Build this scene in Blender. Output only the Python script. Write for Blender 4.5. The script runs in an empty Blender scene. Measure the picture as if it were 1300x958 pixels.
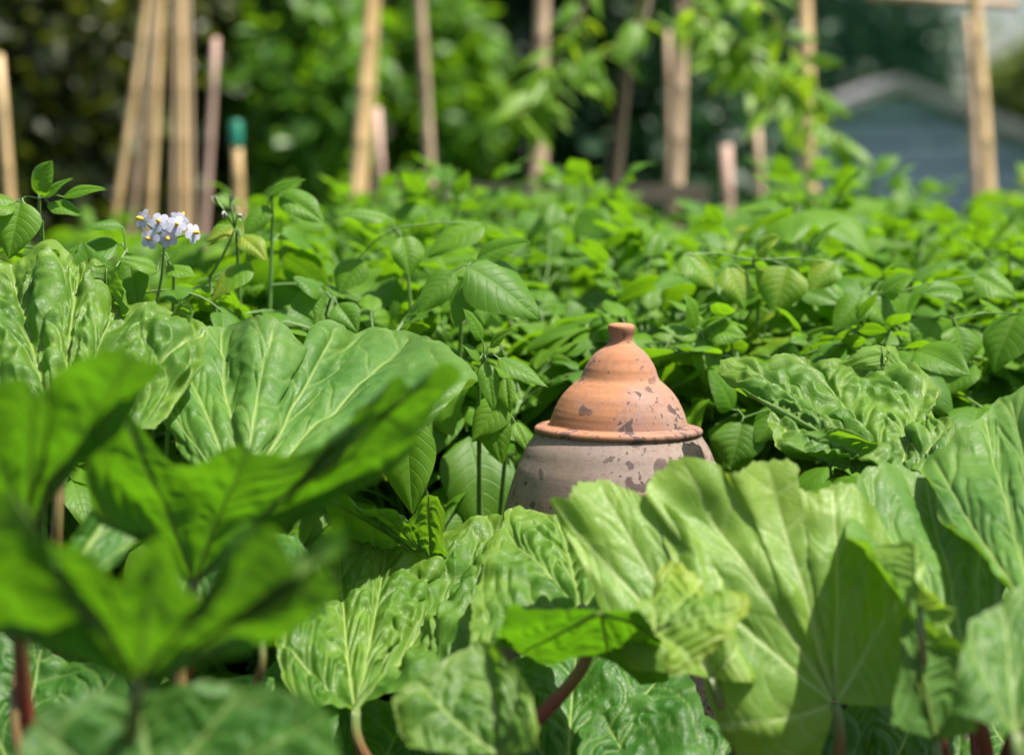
import bpy, math, random
import numpy as np
from mathutils import Vector, Matrix

random.seed(7)
RNG = np.random.default_rng(11)
R = math.radians
scene = bpy.context.scene
COL = scene.collection

# ------------------------------------------------------------------ camera
F = 85.0 / 36.0 * 1300.0            # focal length in photograph pixels
PITCH = math.atan(234.0 / F)        # looks slightly down
CAM = np.array([0.0, 0.0, 0.9])
FWD = np.array([0.0, math.cos(PITCH), -math.sin(PITCH)])
UP = np.array([0.0, math.sin(PITCH), math.cos(PITCH)])
RIGHT = np.array([1.0, 0.0, 0.0])

DSHIFT = 0.0
def at(px, py, z):
    """point seen at photograph pixel (px, py) at depth z metres"""
    return CAM + FWD * z + RIGHT * ((px - 650.0) / F * z) + UP * ((434.5 - py) / F * z)

cam_d = bpy.data.cameras.new('camera')
cam = bpy.data.objects.new('camera', cam_d)
COL.objects.link(cam)
cam.location = CAM
cam.rotation_euler = (math.pi / 2 - PITCH, 0, 0)
cam_d.lens = 85
cam_d.sensor_width = 36
cam_d.sensor_fit = 'HORIZONTAL'
cam_d.shift_y = -44.5 / 1300.0
cam_d.clip_start = 0.05
cam_d.clip_end = 2000
cam_d.dof.use_dof = True
cam_d.dof.focus_distance = 3.58
cam_d.dof.aperture_fstop = 2.1
scene.camera = cam

# ------------------------------------------------------------------ light
SUN_TO = np.array([0.40, -0.10, 0.91])
SUN_TO = SUN_TO / np.linalg.norm(SUN_TO)
elev = math.asin(SUN_TO[2])
azim = math.atan2(SUN_TO[0], SUN_TO[1])
w = bpy.data.worlds.new('World')
scene.world = w
w.use_nodes = True
nt = w.node_tree
bg = nt.nodes['Background']
sky = nt.nodes.new('ShaderNodeTexSky')
sky.sky_type = 'NISHITA'
sky.sun_disc = False
sky.sun_elevation = elev
sky.sun_rotation = azim
sky.dust_density = 2.5
nt.links.new(sky.outputs[0], bg.inputs[0])
bg.inputs[1].default_value = 0.085
sl = bpy.data.lights.new('sun', 'SUN')
sl.energy = 5.0
sl.angle = R(0.53)
sl.color = (1.0, 0.95, 0.86)
so = bpy.data.objects.new('sun', sl)
COL.objects.link(so)
so.rotation_euler = Vector(SUN_TO).to_track_quat('Z', 'Y').to_euler()
scene.view_settings.view_transform = 'Standard'
scene.view_settings.look = 'None'
scene.view_settings.exposure = 1.05
scene.view_settings.gamma = 1
scene.render.engine = 'CYCLES'
scene.cycles.use_denoising = True
scene.cycles.max_bounces = 10
scene.cycles.diffuse_bounces = 4
scene.cycles.transmission_bounces = 6
scene.cycles.transparent_max_bounces = 8
scene.cycles.caustics_reflective = False
scene.cycles.caustics_refractive = False
scene.cycles.sample_clamp_indirect = 6

# ------------------------------------------------------------------ helpers
def link(o, parent=None):
    COL.objects.link(o)
    if parent is not None:
        o.parent = parent
    return o

def empty(name, loc, label, cat, group=None, rot=(0, 0, 0)):
    o = bpy.data.objects.new(name, None)
    o.empty_display_size = 0.05
    COL.objects.link(o)
    o.location = loc
    o.rotation_euler = rot
    tag(o, label, cat, group)
    return o

def tag(o, label=None, cat=None, group=None, kind=None):
    if label: o['label'] = label
    if cat: o['category'] = cat
    if group: o['group'] = group
    if kind: o['kind'] = kind
    return o

class MB:
    """collects vertices and faces (plain lists of numpy rows)"""
    def __init__(self):
        self.v, self.f, self.m, self.uv, self.att = [], [], [], [], {}
        self.n = 0
    def add(self, verts, faces, mat=0, uv=None):
        verts = np.asarray(verts, float)
        self.v.append(verts)
        off = self.n
        self.f.extend([tuple(int(i) + off for i in fc) for fc in faces])
        self.m.extend([mat] * len(faces))
        self.uv.append(np.zeros((len(verts), 2)) if uv is None else np.asarray(uv, float))
        self.n += len(verts)
        return off
    def box(self, c, s, mat=0, rot=None):
        c = np.asarray(c, float); s = np.asarray(s, float) / 2
        p = np.array([[x, y, z] for x in (-1, 1) for y in (-1, 1) for z in (-1, 1)]) * s
        if rot is not None: p = p @ np.asarray(rot).T
        self.add(p + c, [(0, 1, 3, 2), (4, 6, 7, 5), (0, 4, 5, 1), (2, 3, 7, 6), (0, 2, 6, 4), (1, 5, 7, 3)], mat)
    def tube(self, pts, rad, seg=8, mat=0, caps=True):
        pts = np.asarray(pts, float)
        n = len(pts)
        rad = np.full(n, rad) if np.isscalar(rad) else np.asarray(rad, float)
        t = np.gradient(pts, axis=0)
        t /= np.linalg.norm(t, axis=1)[:, None] + 1e-12
        ref = np.array([0, 0, 1.0]) if abs(t[0][2]) < 0.9 else np.array([1.0, 0, 0])
        vs, uv = [], []
        a = np.linspace(0, 2 * np.pi, seg, endpoint=False)
        for i in range(n):
            u_ = ref - t[i] * np.dot(ref, t[i]); u_ /= np.linalg.norm(u_) + 1e-12
            ref = u_
            w_ = np.cross(t[i], u_)
            vs.append(pts[i] + rad[i] * (np.cos(a)[:, None] * u_ + np.sin(a)[:, None] * w_))
            uv.append(np.stack([a / (2 * np.pi), np.full(seg, i / max(1, n - 1))], 1))
        fc = []
        for i in range(n - 1):
            for k in range(seg):
                k2 = (k + 1) % seg
                fc.append((i * seg + k, i * seg + k2, (i + 1) * seg + k2, (i + 1) * seg + k))
        if caps:
            fc.append(tuple(range(seg - 1, -1, -1)))
            fc.append(tuple(range((n - 1) * seg, n * seg)))
        self.add(np.concatenate(vs), fc, mat, np.concatenate(uv))
    def lathe(self, prof, seg=96, mat=0):
        vs = []
        a = np.linspace(0, 2 * np.pi, seg, endpoint=False)
        for r, z in prof:
            r = max(r, 1e-5)
            vs.append(np.stack([r * np.cos(a), r * np.sin(a), np.full(seg, z)], 1))
        fc = []
        for i in range(len(prof) - 1):
            for k in range(seg):
                k2 = (k + 1) % seg
                fc.append((i * seg + k, i * seg + k2, (i + 1) * seg + k2, (i + 1) * seg + k))
        self.add(np.concatenate(vs), fc, mat)
    def mesh(self, name, mats, smooth=True, attrs=None):
        me = bpy.data.meshes.new(name)
        V = np.concatenate(self.v)
        me.from_pydata(V.tolist(), [], self.f)
        for m in mats: me.materials.append(m)
        me.polygons.foreach_set('material_index', np.array(self.m, dtype=np.int32))
        me.polygons.foreach_set('use_smooth', np.full(len(self.f), smooth))
        uvl = me.uv_layers.new(name='UVMap')
        U = np.concatenate(self.uv)
        li = np.zeros(len(me.loops), dtype=np.int32)
        me.loops.foreach_get('vertex_index', li)
        uvl.data.foreach_set('uv', U[li].astype(np.float32).ravel())
        for k, arr in (attrs or {}).items():
            a = me.attributes.new(k, 'FLOAT', 'POINT')
            full = np.zeros(len(V), dtype=np.float32)
            full[:len(arr)] = arr
            a.data.foreach_set('value', full)
        me.update()
        return me
    def build(self, name, mats, parent=None, smooth=True, attrs=None):
        o = bpy.data.objects.new(name, self.mesh(name, mats, smooth, attrs))
        return link(o, parent)

# vectorised value noise
_PERM = RNG.random(4096)
def _h(ix, iy, iz):
    k = (ix * 374761393 + iy * 668265263 + iz * 2147483647 + 12345)
    k = (k ^ (k >> 13)) * 1274126177
    return _PERM[(k ^ (k >> 16)) & 4095]
def noise(p):
    p = np.asarray(p, float)
    i = np.floor(p).astype(np.int64); f = p - i
    f = f * f * (3 - 2 * f)
    r = 0
    for dx in (0, 1):
        for dy in (0, 1):
            for dz in (0, 1):
                wt = (f[..., 0] if dx else 1 - f[..., 0]) * (f[..., 1] if dy else 1 - f[..., 1]) * (f[..., 2] if dz else 1 - f[..., 2])
                r = r + wt * _h(i[..., 0] + dx, i[..., 1] + dy, i[..., 2] + dz)
    return r * 2 - 1
def fbm(p, o=3):
    r, a = 0, 1.0
    for k in range(o):
        r = r + a * noise(np.asarray(p) * 2 ** k + 17.3 * k); a *= 0.5
    return r

# ------------------------------------------------------------------ materials
def new_mat(name):
    m = bpy.data.materials.new(name)
    m.use_nodes = True
    m.node_tree.nodes.clear()
    return m, m.node_tree
def N(nt, t, **kw):
    n = nt.nodes.new(t)
    for k, v in kw.items():
        if k.startswith('i_'):
            n.inputs[int(k[2:]) if k[2:].isdigit() else k[2:]].default_value = v
        else: setattr(n, k, v)
    return n
def L(nt, a, b): nt.links.new(a, b)
def ramp(nt, fac, stops):
    r = N(nt, 'ShaderNodeValToRGB')
    e = r.color_ramp.elements
    while len(e) < len(stops): e.new(0.5)
    for i, (p, c) in enumerate(stops):
        e[i].position = p
        e[i].color = (*c, 1) if len(c) == 3 else c
    if fac is not None: L(nt, fac, r.inputs[0])
    return r
def mixc(nt, fac, a, b, mode='MIX'):
    n = N(nt, 'ShaderNodeMix', data_type='RGBA', blend_type=mode)
    for s, x in ((0, fac), (6, a), (7, b)):
        if isinstance(x, (int, float)): n.inputs[s].default_value = x
        elif isinstance(x, tuple): n.inputs[s].default_value = (*x, 1)
        else: L(nt, x, n.inputs[s])
    return n.outputs[2]
def math_(nt, op, a, b=None, c=None, clamp=False):
    n = N(nt, 'ShaderNodeMath', operation=op, use_clamp=clamp)
    for i, x in enumerate((a, b, c)):
        if x is None: continue
        if isinstance(x, (int, float)): n.inputs[i].default_value = x
        else: L(nt, x, n.inputs[i])
    return n.outputs[0]

def leaf_shader(nt, col_top, col_under, col_trans, rough, trans, bump=None, spec=0.5, under_rough=0.6, hole=None):
    geo = N(nt, 'ShaderNodeNewGeometry')
    c = mixc(nt, geo.outputs['Backfacing'], col_top, col_under)
    p = N(nt, 'ShaderNodeBsdfPrincipled')
    L(nt, c, p.inputs['Base Color'])
    r = N(nt, 'ShaderNodeMix', data_type='FLOAT')
    L(nt, geo.outputs['Backfacing'], r.inputs[0]); r.inputs[2].default_value = rough; r.inputs[3].default_value = under_rough
    L(nt, r.outputs[0], p.inputs['Roughness'])
    p.inputs['Specular IOR Level'].default_value = spec
    t = N(nt, 'ShaderNodeBsdfTranslucent')
    L(nt, col_trans, t.inputs[0])
    if bump is not None:
        L(nt, bump, p.inputs['Normal']); L(nt, bump, t.inputs['Normal'])
    mx = N(nt, 'ShaderNodeMixShader'); mx.inputs[0].default_value = trans
    L(nt, p.outputs[0], mx.inputs[1]); L(nt, t.outputs[0], mx.inputs[2])
    out = N(nt, 'ShaderNodeOutputMaterial')
    if hole is not None:
        tp = N(nt, 'ShaderNodeBsdfTransparent'); m2 = N(nt, 'ShaderNodeMixShader')
        L(nt, hole, m2.inputs[0]); L(nt, mx.outputs[0], m2.inputs[1]); L(nt, tp.outputs[0], m2.inputs[2]); mx = m2
    L(nt, mx.outputs[0], out.inputs[0])

def rhubarb_material(name, dark, light, trans_c, edge_c=None, edge_amt=0.0, rough=0.47, vein_c=(0.40, 0.52, 0.15), trans=0.34):
    m, nt = new_mat(name)
    co = N(nt, 'ShaderNodeTexCoord')
    n1 = N(nt, 'ShaderNodeTexNoise', i_Scale=9.0, i_Detail=4.0)
    L(nt, co.outputs['Object'], n1.inputs['Vector'])
    n2 = N(nt, 'ShaderNodeTexNoise', i_Scale=70.0, i_Detail=3.0)
    L(nt, co.outputs['Object'], n2.inputs['Vector'])
    vo = N(nt, 'ShaderNodeTexVoronoi', feature='DISTANCE_TO_EDGE', i_Scale=150.0)
    nw = N(nt, 'ShaderNodeVectorMath', operation='MULTIPLY_ADD')
    L(nt, n2.outputs['Color'], nw.inputs[0]); nw.inputs[1].default_value = (0.006,) * 3
    L(nt, co.outputs['Object'], nw.inputs[2]); L(nt, nw.outputs[0], vo.inputs['Vector'])
    net = ramp(nt, vo.outputs['Distance'], [(0.0, (1, 1, 1)), (0.09, (0, 0, 0))])
    f = math_(nt, 'ADD', math_(nt, 'MULTIPLY', n1.outputs[0], 0.8), math_(nt, 'MULTIPLY', n2.outputs[0], 0.3))
    base = mixc(nt, ramp(nt, f, [(0.35, (0, 0, 0)), (0.75, (1, 1, 1))]).outputs[0], dark, light)
    at_ = N(nt, 'ShaderNodeAttribute', attribute_name='vein')
    ed = N(nt, 'ShaderNodeAttribute', attribute_name='rim')
    base = mixc(nt, math_(nt, 'MULTIPLY', net.outputs[0], 0.10), base, (0.20, 0.33, 0.07))
    if edge_c:
        n3 = N(nt, 'ShaderNodeTexNoise', i_Scale=22.0, i_Detail=3.0)
        L(nt, co.outputs['Object'], n3.inputs['Vector'])
        ef = math_(nt, 'MULTIPLY', math_(nt, 'MULTIPLY', ed.outputs['Fac'], edge_amt), math_(nt, 'MULTIPLY', n3.outputs[0], 1.8), clamp=True)
        base = mixc(nt, ef, base, edge_c)
    # a few chewed and rusty specks
    sp = N(nt, 'ShaderNodeTexVoronoi', i_Scale=26.0)
    L(nt, co.outputs['Object'], sp.inputs['Vector'])
    spk = math_(nt, 'LESS_THAN', sp.outputs['Distance'], 0.075)
    spk = math_(nt, 'MULTIPLY', spk, math_(nt, 'GREATER_THAN', n1.outputs[0], 0.60))
    base = mixc(nt, math_(nt, 'MULTIPLY', spk, 0.55), base, (0.13, 0.085, 0.03))
    hv = N(nt, 'ShaderNodeTexVoronoi', i_Scale=11.0)
    L(nt, nw.outputs[0], hv.inputs['Vector'])
    hc = N(nt, 'ShaderNodeSeparateColor'); L(nt, hv.outputs['Color'], hc.inputs[0])
    hd = math_(nt, 'ADD', hv.outputs['Distance'], math_(nt, 'MULTIPLY_ADD', n2.outputs[0], 0.10, -0.05))
    hp = math_(nt, 'MULTIPLY', math_(nt, 'GREATER_THAN', hc.outputs[0], 0.90), math_(nt, 'LESS_THAN', at_.outputs['Fac'], 0.3))
    hole = math_(nt, 'MULTIPLY', hp, math_(nt, 'LESS_THAN', hd, math_(nt, 'MULTIPLY', hc.outputs[1], 0.075)))
    hrim = math_(nt, 'MULTIPLY', hp, math_(nt, 'LESS_THAN', hd, math_(nt, 'MULTIPLY_ADD', hc.outputs[1], 0.075, 0.018)))
    base = mixc(nt, math_(nt, 'MULTIPLY', hrim, 0.75), base, (0.16, 0.10, 0.035))
    # pale dust and dried splashes
    n4 = N(nt, 'ShaderNodeTexNoise', i_Scale=38.0, i_Detail=5.0); L(nt, co.outputs['Object'], n4.inputs['Vector'])
    base = mixc(nt, math_(nt, 'MULTIPLY', ramp(nt, n4.outputs[0], [(0.60, (0, 0, 0)), (0.75, (1, 1, 1))]).outputs[0], 0.22), base, (0.26, 0.30, 0.12))
    vf = math_(nt, 'MULTIPLY', at_.outputs['Fac'], 0.56)
    top = mixc(nt, vf, base, vein_c)
    und = mixc(nt, 0.35, base, (0.07, 0.17, 0.02))
    und = mixc(nt, math_(nt, 'MULTIPLY', at_.outputs['Fac'], 0.6), und, (0.23, 0.33, 0.10))
    tr = mixc(nt, math_(nt, 'MULTIPLY', at_.outputs['Fac'], 0.55), mixc(nt, n1.outputs[0], trans_c, tuple(x * 1.25 for x in trans_c)), (0.10, 0.19, 0.02))
    if edge_c: tr = mixc(nt, ef, tr, tuple(min(1, x * 1.2) for x in edge_c))
    h = math_(nt, 'ADD', math_(nt, 'MULTIPLY', net.outputs[0], -0.5), math_(nt, 'MULTIPLY', n2.outputs[0], 0.9))
    b = N(nt, 'ShaderNodeBump', i_Strength=0.45, i_Distance=0.0012)
    L(nt, h, b.inputs['Height'])
    leaf_shader(nt, top, und, tr, rough, trans, b.outputs[0], 0.32, 0.75, hole)
    return m

M_RH = rhubarb_material('rhubarb_leaf_green', (0.032, 0.115, 0.014), (0.10, 0.215, 0.028), (0.19, 0.40, 0.010), (0.20, 0.30, 0.03), 0.2)
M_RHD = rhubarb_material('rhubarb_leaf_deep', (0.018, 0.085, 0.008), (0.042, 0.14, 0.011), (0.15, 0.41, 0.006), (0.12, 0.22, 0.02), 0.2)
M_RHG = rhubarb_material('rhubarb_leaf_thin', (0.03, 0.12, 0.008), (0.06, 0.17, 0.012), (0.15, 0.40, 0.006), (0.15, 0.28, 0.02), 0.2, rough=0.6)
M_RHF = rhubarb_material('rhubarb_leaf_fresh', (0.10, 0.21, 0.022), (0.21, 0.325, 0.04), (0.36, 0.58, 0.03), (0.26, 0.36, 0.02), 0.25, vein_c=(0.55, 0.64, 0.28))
M_RHY = rhubarb_material('rhubarb_leaf_ageing', (0.07, 0.18, 0.012), (0.18, 0.28, 0.025), (0.32, 0.5, 0.03), (0.32, 0.36, 0.03), 0.5)
M_RHC = rhubarb_material('rhubarb_leaf_puckered', (0.026, 0.10, 0.008), (0.125, 0.235, 0.022), (0.22, 0.46, 0.012), (0.24, 0.33, 0.02), 0.25, rough=0.47)

def vein_material():
    m, nt = new_mat('rhubarb_rib')
    co = N(nt, 'ShaderNodeTexCoord')
    n = N(nt, 'ShaderNodeTexNoise', i_Scale=30.0)
    L(nt, co.outputs['Object'], n.inputs['Vector'])
    c = mixc(nt, n.outputs[0], (0.16, 0.27, 0.04), (0.27, 0.38, 0.08))
    leaf_shader(nt, c, c, mixc(nt, n.outputs[0], (0.2, 0.36, 0.03), (0.3, 0.45, 0.04)), 0.5, 0.5, None, 0.3)
    return m
M_RIB = vein_material()

def stalk_material():
    m, nt = new_mat('rhubarb_stalk')
    co = N(nt, 'ShaderNodeTexCoord')
    uv = N(nt, 'ShaderNodeSeparateXYZ'); L(nt, co.outputs['UV'], uv.inputs[0])
    n = N(nt, 'ShaderNodeTexNoise', i_Scale=18.0, i_Detail=4.0)
    L(nt, co.outputs['Object'], n.inputs['Vector'])
    f = math_(nt, 'ADD', math_(nt, 'MULTIPLY', uv.outputs[1], 0.75), math_(nt, 'MULTIPLY', n.outputs[0], 0.4))
    c = ramp(nt, f, [(0.25, (0.20, 0.022, 0.025)), (0.6, (0.24, 0.06, 0.035)), (0.95, (0.14, 0.20, 0.05))])
    wv = math_(nt, 'SINE', math_(nt, 'MULTIPLY', uv.outputs[0], 75.0))
    b = N(nt, 'ShaderNodeBump', i_Strength=0.6, i_Distance=0.0015); L(nt, wv, b.inputs['Height'])
    p = N(nt, 'ShaderNodeBsdfPrincipled', i_Roughness=0.35)
    L(nt, c.outputs[0], p.inputs['Base Color']); L(nt, b.outputs[0], p.inputs['Normal'])
    o = N(nt, 'ShaderNodeOutputMaterial'); L(nt, p.outputs[0], o.inputs[0])
    return m
M_STALK = stalk_material()

def potato_material(name, dark, light, trc):
    m, nt = new_mat(name)
    co = N(nt, 'ShaderNodeTexCoord')
    uv = N(nt, 'ShaderNodeSeparateXYZ'); L(nt, co.outputs['UV'], uv.inputs[0])
    x = math_(nt, 'ABSOLUTE', math_(nt, 'MULTIPLY_ADD', uv.outputs[0], 2.0, -1.0))
    n1 = N(nt, 'ShaderNodeTexNoise', i_Scale=14.0, i_Detail=3.0); L(nt, co.outputs['Object'], n1.inputs['Vector'])
    n2 = N(nt, 'ShaderNodeTexNoise', i_Scale=160.0, i_Detail=2.0); L(nt, co.outputs['Object'], n2.inputs['Vector'])
    s = math_(nt, 'SUBTRACT', math_(nt, 'MULTIPLY', uv.outputs[1], 7.5), math_(nt, 'MULTIPLY', math_(nt, 'POWER', x, 1.3), 1.9))
    fr = math_(nt, 'ABSOLUTE', math_(nt, 'SUBTRACT', math_(nt, 'FRACT', s), 0.5))
    side = ramp(nt, fr, [(0.40, (0, 0, 0)), (0.5, (1, 1, 1))])
    mid = ramp(nt, x, [(0.0, (1, 1, 1)), (0.07, (0, 0, 0))])
    v = math_(nt, 'MAXIMUM', math_(nt, 'MULTIPLY', side.outputs[0], 0.6), mid.outputs[0])
    oi = N(nt, 'ShaderNodeObjectInfo')
    f = math_(nt, 'ADD', math_(nt, 'MULTIPLY', n1.outputs[0], 0.9), math_(nt, 'MULTIPLY_ADD', oi.outputs['Random'], 0.5, -0.22), clamp=True)
    old = math_(nt, 'MULTIPLY', ramp(nt, oi.outputs['Random'], [(0.93, (0, 0, 0)), (0.97, (1, 1, 1))]).outputs[0], ramp(nt, n1.outputs[0], [(0.4, (0, 0, 0)), (0.65, (1, 1, 1))]).outputs[0])
    base = mixc(nt, math_(nt, 'MULTIPLY', old, 0.7), mixc(nt, f, dark, light), (0.30, 0.29, 0.02))
    bl = N(nt, 'ShaderNodeTexVoronoi', i_Scale=38.0); L(nt, co.outputs['Object'], bl.inputs['Vector'])
    base = mixc(nt, math_(nt, 'MULTIPLY', math_(nt, 'LESS_THAN', bl.outputs['Distance'], 0.09), math_(nt, 'MULTIPLY', math_(nt, 'GREATER_THAN', n1.outputs[0], 0.58), 0.7)), base, (0.10, 0.065, 0.025))
    top = mixc(nt, math_(nt, 'MULTIPLY', v, 0.35), base, (0.17, 0.32, 0.05))
    und = mixc(nt, 0.5, base, (0.13, 0.25, 0.06))
    und = mixc(nt, math_(nt, 'MULTIPLY', v, 0.5), und, (0.2, 0.34, 0.1))
    tr = mixc(nt, math_(nt, 'MULTIPLY', v, 0.5), mixc(nt, f, trc, tuple(q * 1.3 for q in trc)), (0.12, 0.25, 0.02))
    h = math_(nt, 'ADD', math_(nt, 'MULTIPLY', v, -1.0), math_(nt, 'MULTIPLY', n2.outputs[0], 0.5))
    b = N(nt, 'ShaderNodeBump', i_Strength=0.4, i_Distance=0.002); L(nt, h, b.inputs['Height'])
    leaf_shader(nt, top, und, tr, 0.5, 0.38, b.outputs[0], 0.28)
    return m
M_PO = potato_material('potato_leaf', (0.040, 0.130, 0.006), (0.125, 0.245, 0.010), (0.20, 0.42, 0.006))

def simple(name, c1, c2, scale=20, rough=0.6, bump=0.0, stretch=(1, 1, 1)):
    m, nt = new_mat(name)
    co = N(nt, 'ShaderNodeTexCoord')
    mp = N(nt, 'ShaderNodeMapping'); mp.inputs['Scale'].default_value = stretch
    L(nt, co.outputs['Object'], mp.inputs[0])
    n = N(nt, 'ShaderNodeTexNoise', i_Scale=scale, i_Detail=5.0); L(nt, mp.outputs[0], n.inputs['Vector'])
    c = mixc(nt, ramp(nt, n.outputs[0], [(0.3, (0, 0, 0)), (0.7, (1, 1, 1))]).outputs[0], c1, c2)
    p = N(nt, 'ShaderNodeBsdfPrincipled', i_Roughness=rough); L(nt, c, p.inputs['Base Color'])
    if bump:
        b = N(nt, 'ShaderNodeBump', i_Strength=0.8, i_Distance=bump); L(nt, n.outputs[0], b.inputs['Height']); L(nt, b.outputs[0], p.inputs['Normal'])
    o = N(nt, 'ShaderNodeOutputMaterial'); L(nt, p.outputs[0], o.inputs[0])
    return m
M_PSTEM = simple('potato_stem', (0.07, 0.16, 0.03), (0.14, 0.24, 0.05), 30, 0.5)
M_SOIL = simple('soil', (0.03, 0.02, 0.013), (0.085, 0.058, 0.038), 14, 0.95, 0.02)
M_BAM = simple('bamboo', (0.55, 0.36, 0.15), (0.70, 0.50, 0.26), 12, 0.5, 0, (1, 1, 0.15))
M_BAMG = simple('weathered_bamboo', (0.38, 0.26, 0.15), (0.54, 0.40, 0.26), 14, 0.65, 0, (1, 1, 0.15))
M_PINK = simple('weathered_pink_wood', (0.45, 0.29, 0.22), (0.60, 0.42, 0.33), 14, 0.7, 0, (1, 1, 0.1))
M_GREENCAP = simple('green_plastic', (0.01, 0.17, 0.10), (0.015, 0.22, 0.13), 10, 0.4)
M_RAIL = simple('old_timber', (0.12, 0.09, 0.065), (0.22, 0.17, 0.13), 10, 0.8, 0.004, (0.2, 1, 1))
M_BARK = simple('bark', (0.07, 0.05, 0.03), (0.17, 0.12, 0.08), 20, 0.9, 0.01, (1, 1, 0.3))
M_NET = simple('green_net', (0.02, 0.16, 0.09), (0.03, 0.22, 0.13), 10, 0.5)

def canopy_material(name, dark, light, trc, trans=0.3, rough=0.45):
    m, nt = new_mat(name)
    co = N(nt, 'ShaderNodeTexCoord')
    n1 = N(nt, 'ShaderNodeTexNoise', i_Scale=2.2, i_Detail=4.0); L(nt, co.outputs['Object'], n1.inputs['Vector'])
    f = ramp(nt, n1.outputs[0], [(0.38, (0, 0, 0)), (0.62, (1, 1, 1))]).outputs[0]
    base = mixc(nt, f, dark, light)
    leaf_shader(nt, base, mixc(nt, 0.4, base, (0.10, 0.14, 0.06)), mixc(nt, f, trc, tuple(q * 1.3 for q in trc)), rough, trans, None, 0.5)
    return m
M_HOL = canopy_material('hedge_leaf_olive', (0.016, 0.026, 0.004), (0.055, 0.070, 0.007), (0.15, 0.18, 0.006), 0.3)
M_LIME = canopy_material('shrub_leaf_lime', (0.05, 0.15, 0.008), (0.11, 0.25, 0.010), (0.25, 0.50, 0.008), 0.35)
M_TEAL = canopy_material('shrub_leaf_bluegreen', (0.005, 0.030, 0.011), (0.014, 0.066, 0.018), (0.024, 0.12, 0.014), 0.25)
M_DARK = canopy_material('tree_leaf_dark', (0.009, 0.034, 0.014), (0.020, 0.062, 0.022), (0.03, 0.10, 0.018), 0.2)
M_OLV = canopy_material('tree_leaf_olive', (0.09, 0.13, 0.02), (0.16, 0.20, 0.03), (0.2, 0.28, 0.02), 0.3)
M_SPRIG = canopy_material('sapling_leaf', (0.10, 0.23, 0.012), (0.19, 0.33, 0.018), (0.34, 0.54, 0.012), 0.45, 0.5)

# ------------------------------------------------------------------ rhubarb leaves
def catmull(P, t):
    """P: (n,3); t in [0,n-1]"""
    n = len(P)
    i = np.clip(np.floor(t).astype(int), 0, n - 2); f = (t - i)[:, None]
    p0 = P[np.clip(i - 1, 0, n - 1)]; p1 = P[i]; p2 = P[i + 1]; p3 = P[np.clip(i + 2, 0, n - 1)]
    return 0.5 * ((2 * p1) + (-p0 + p2) * f + (2 * p0 - 5 * p1 + 4 * p2 - p3) * f ** 2 + (-p0 + 3 * p1 - 3 * p2 + p3) * f ** 3)

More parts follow.
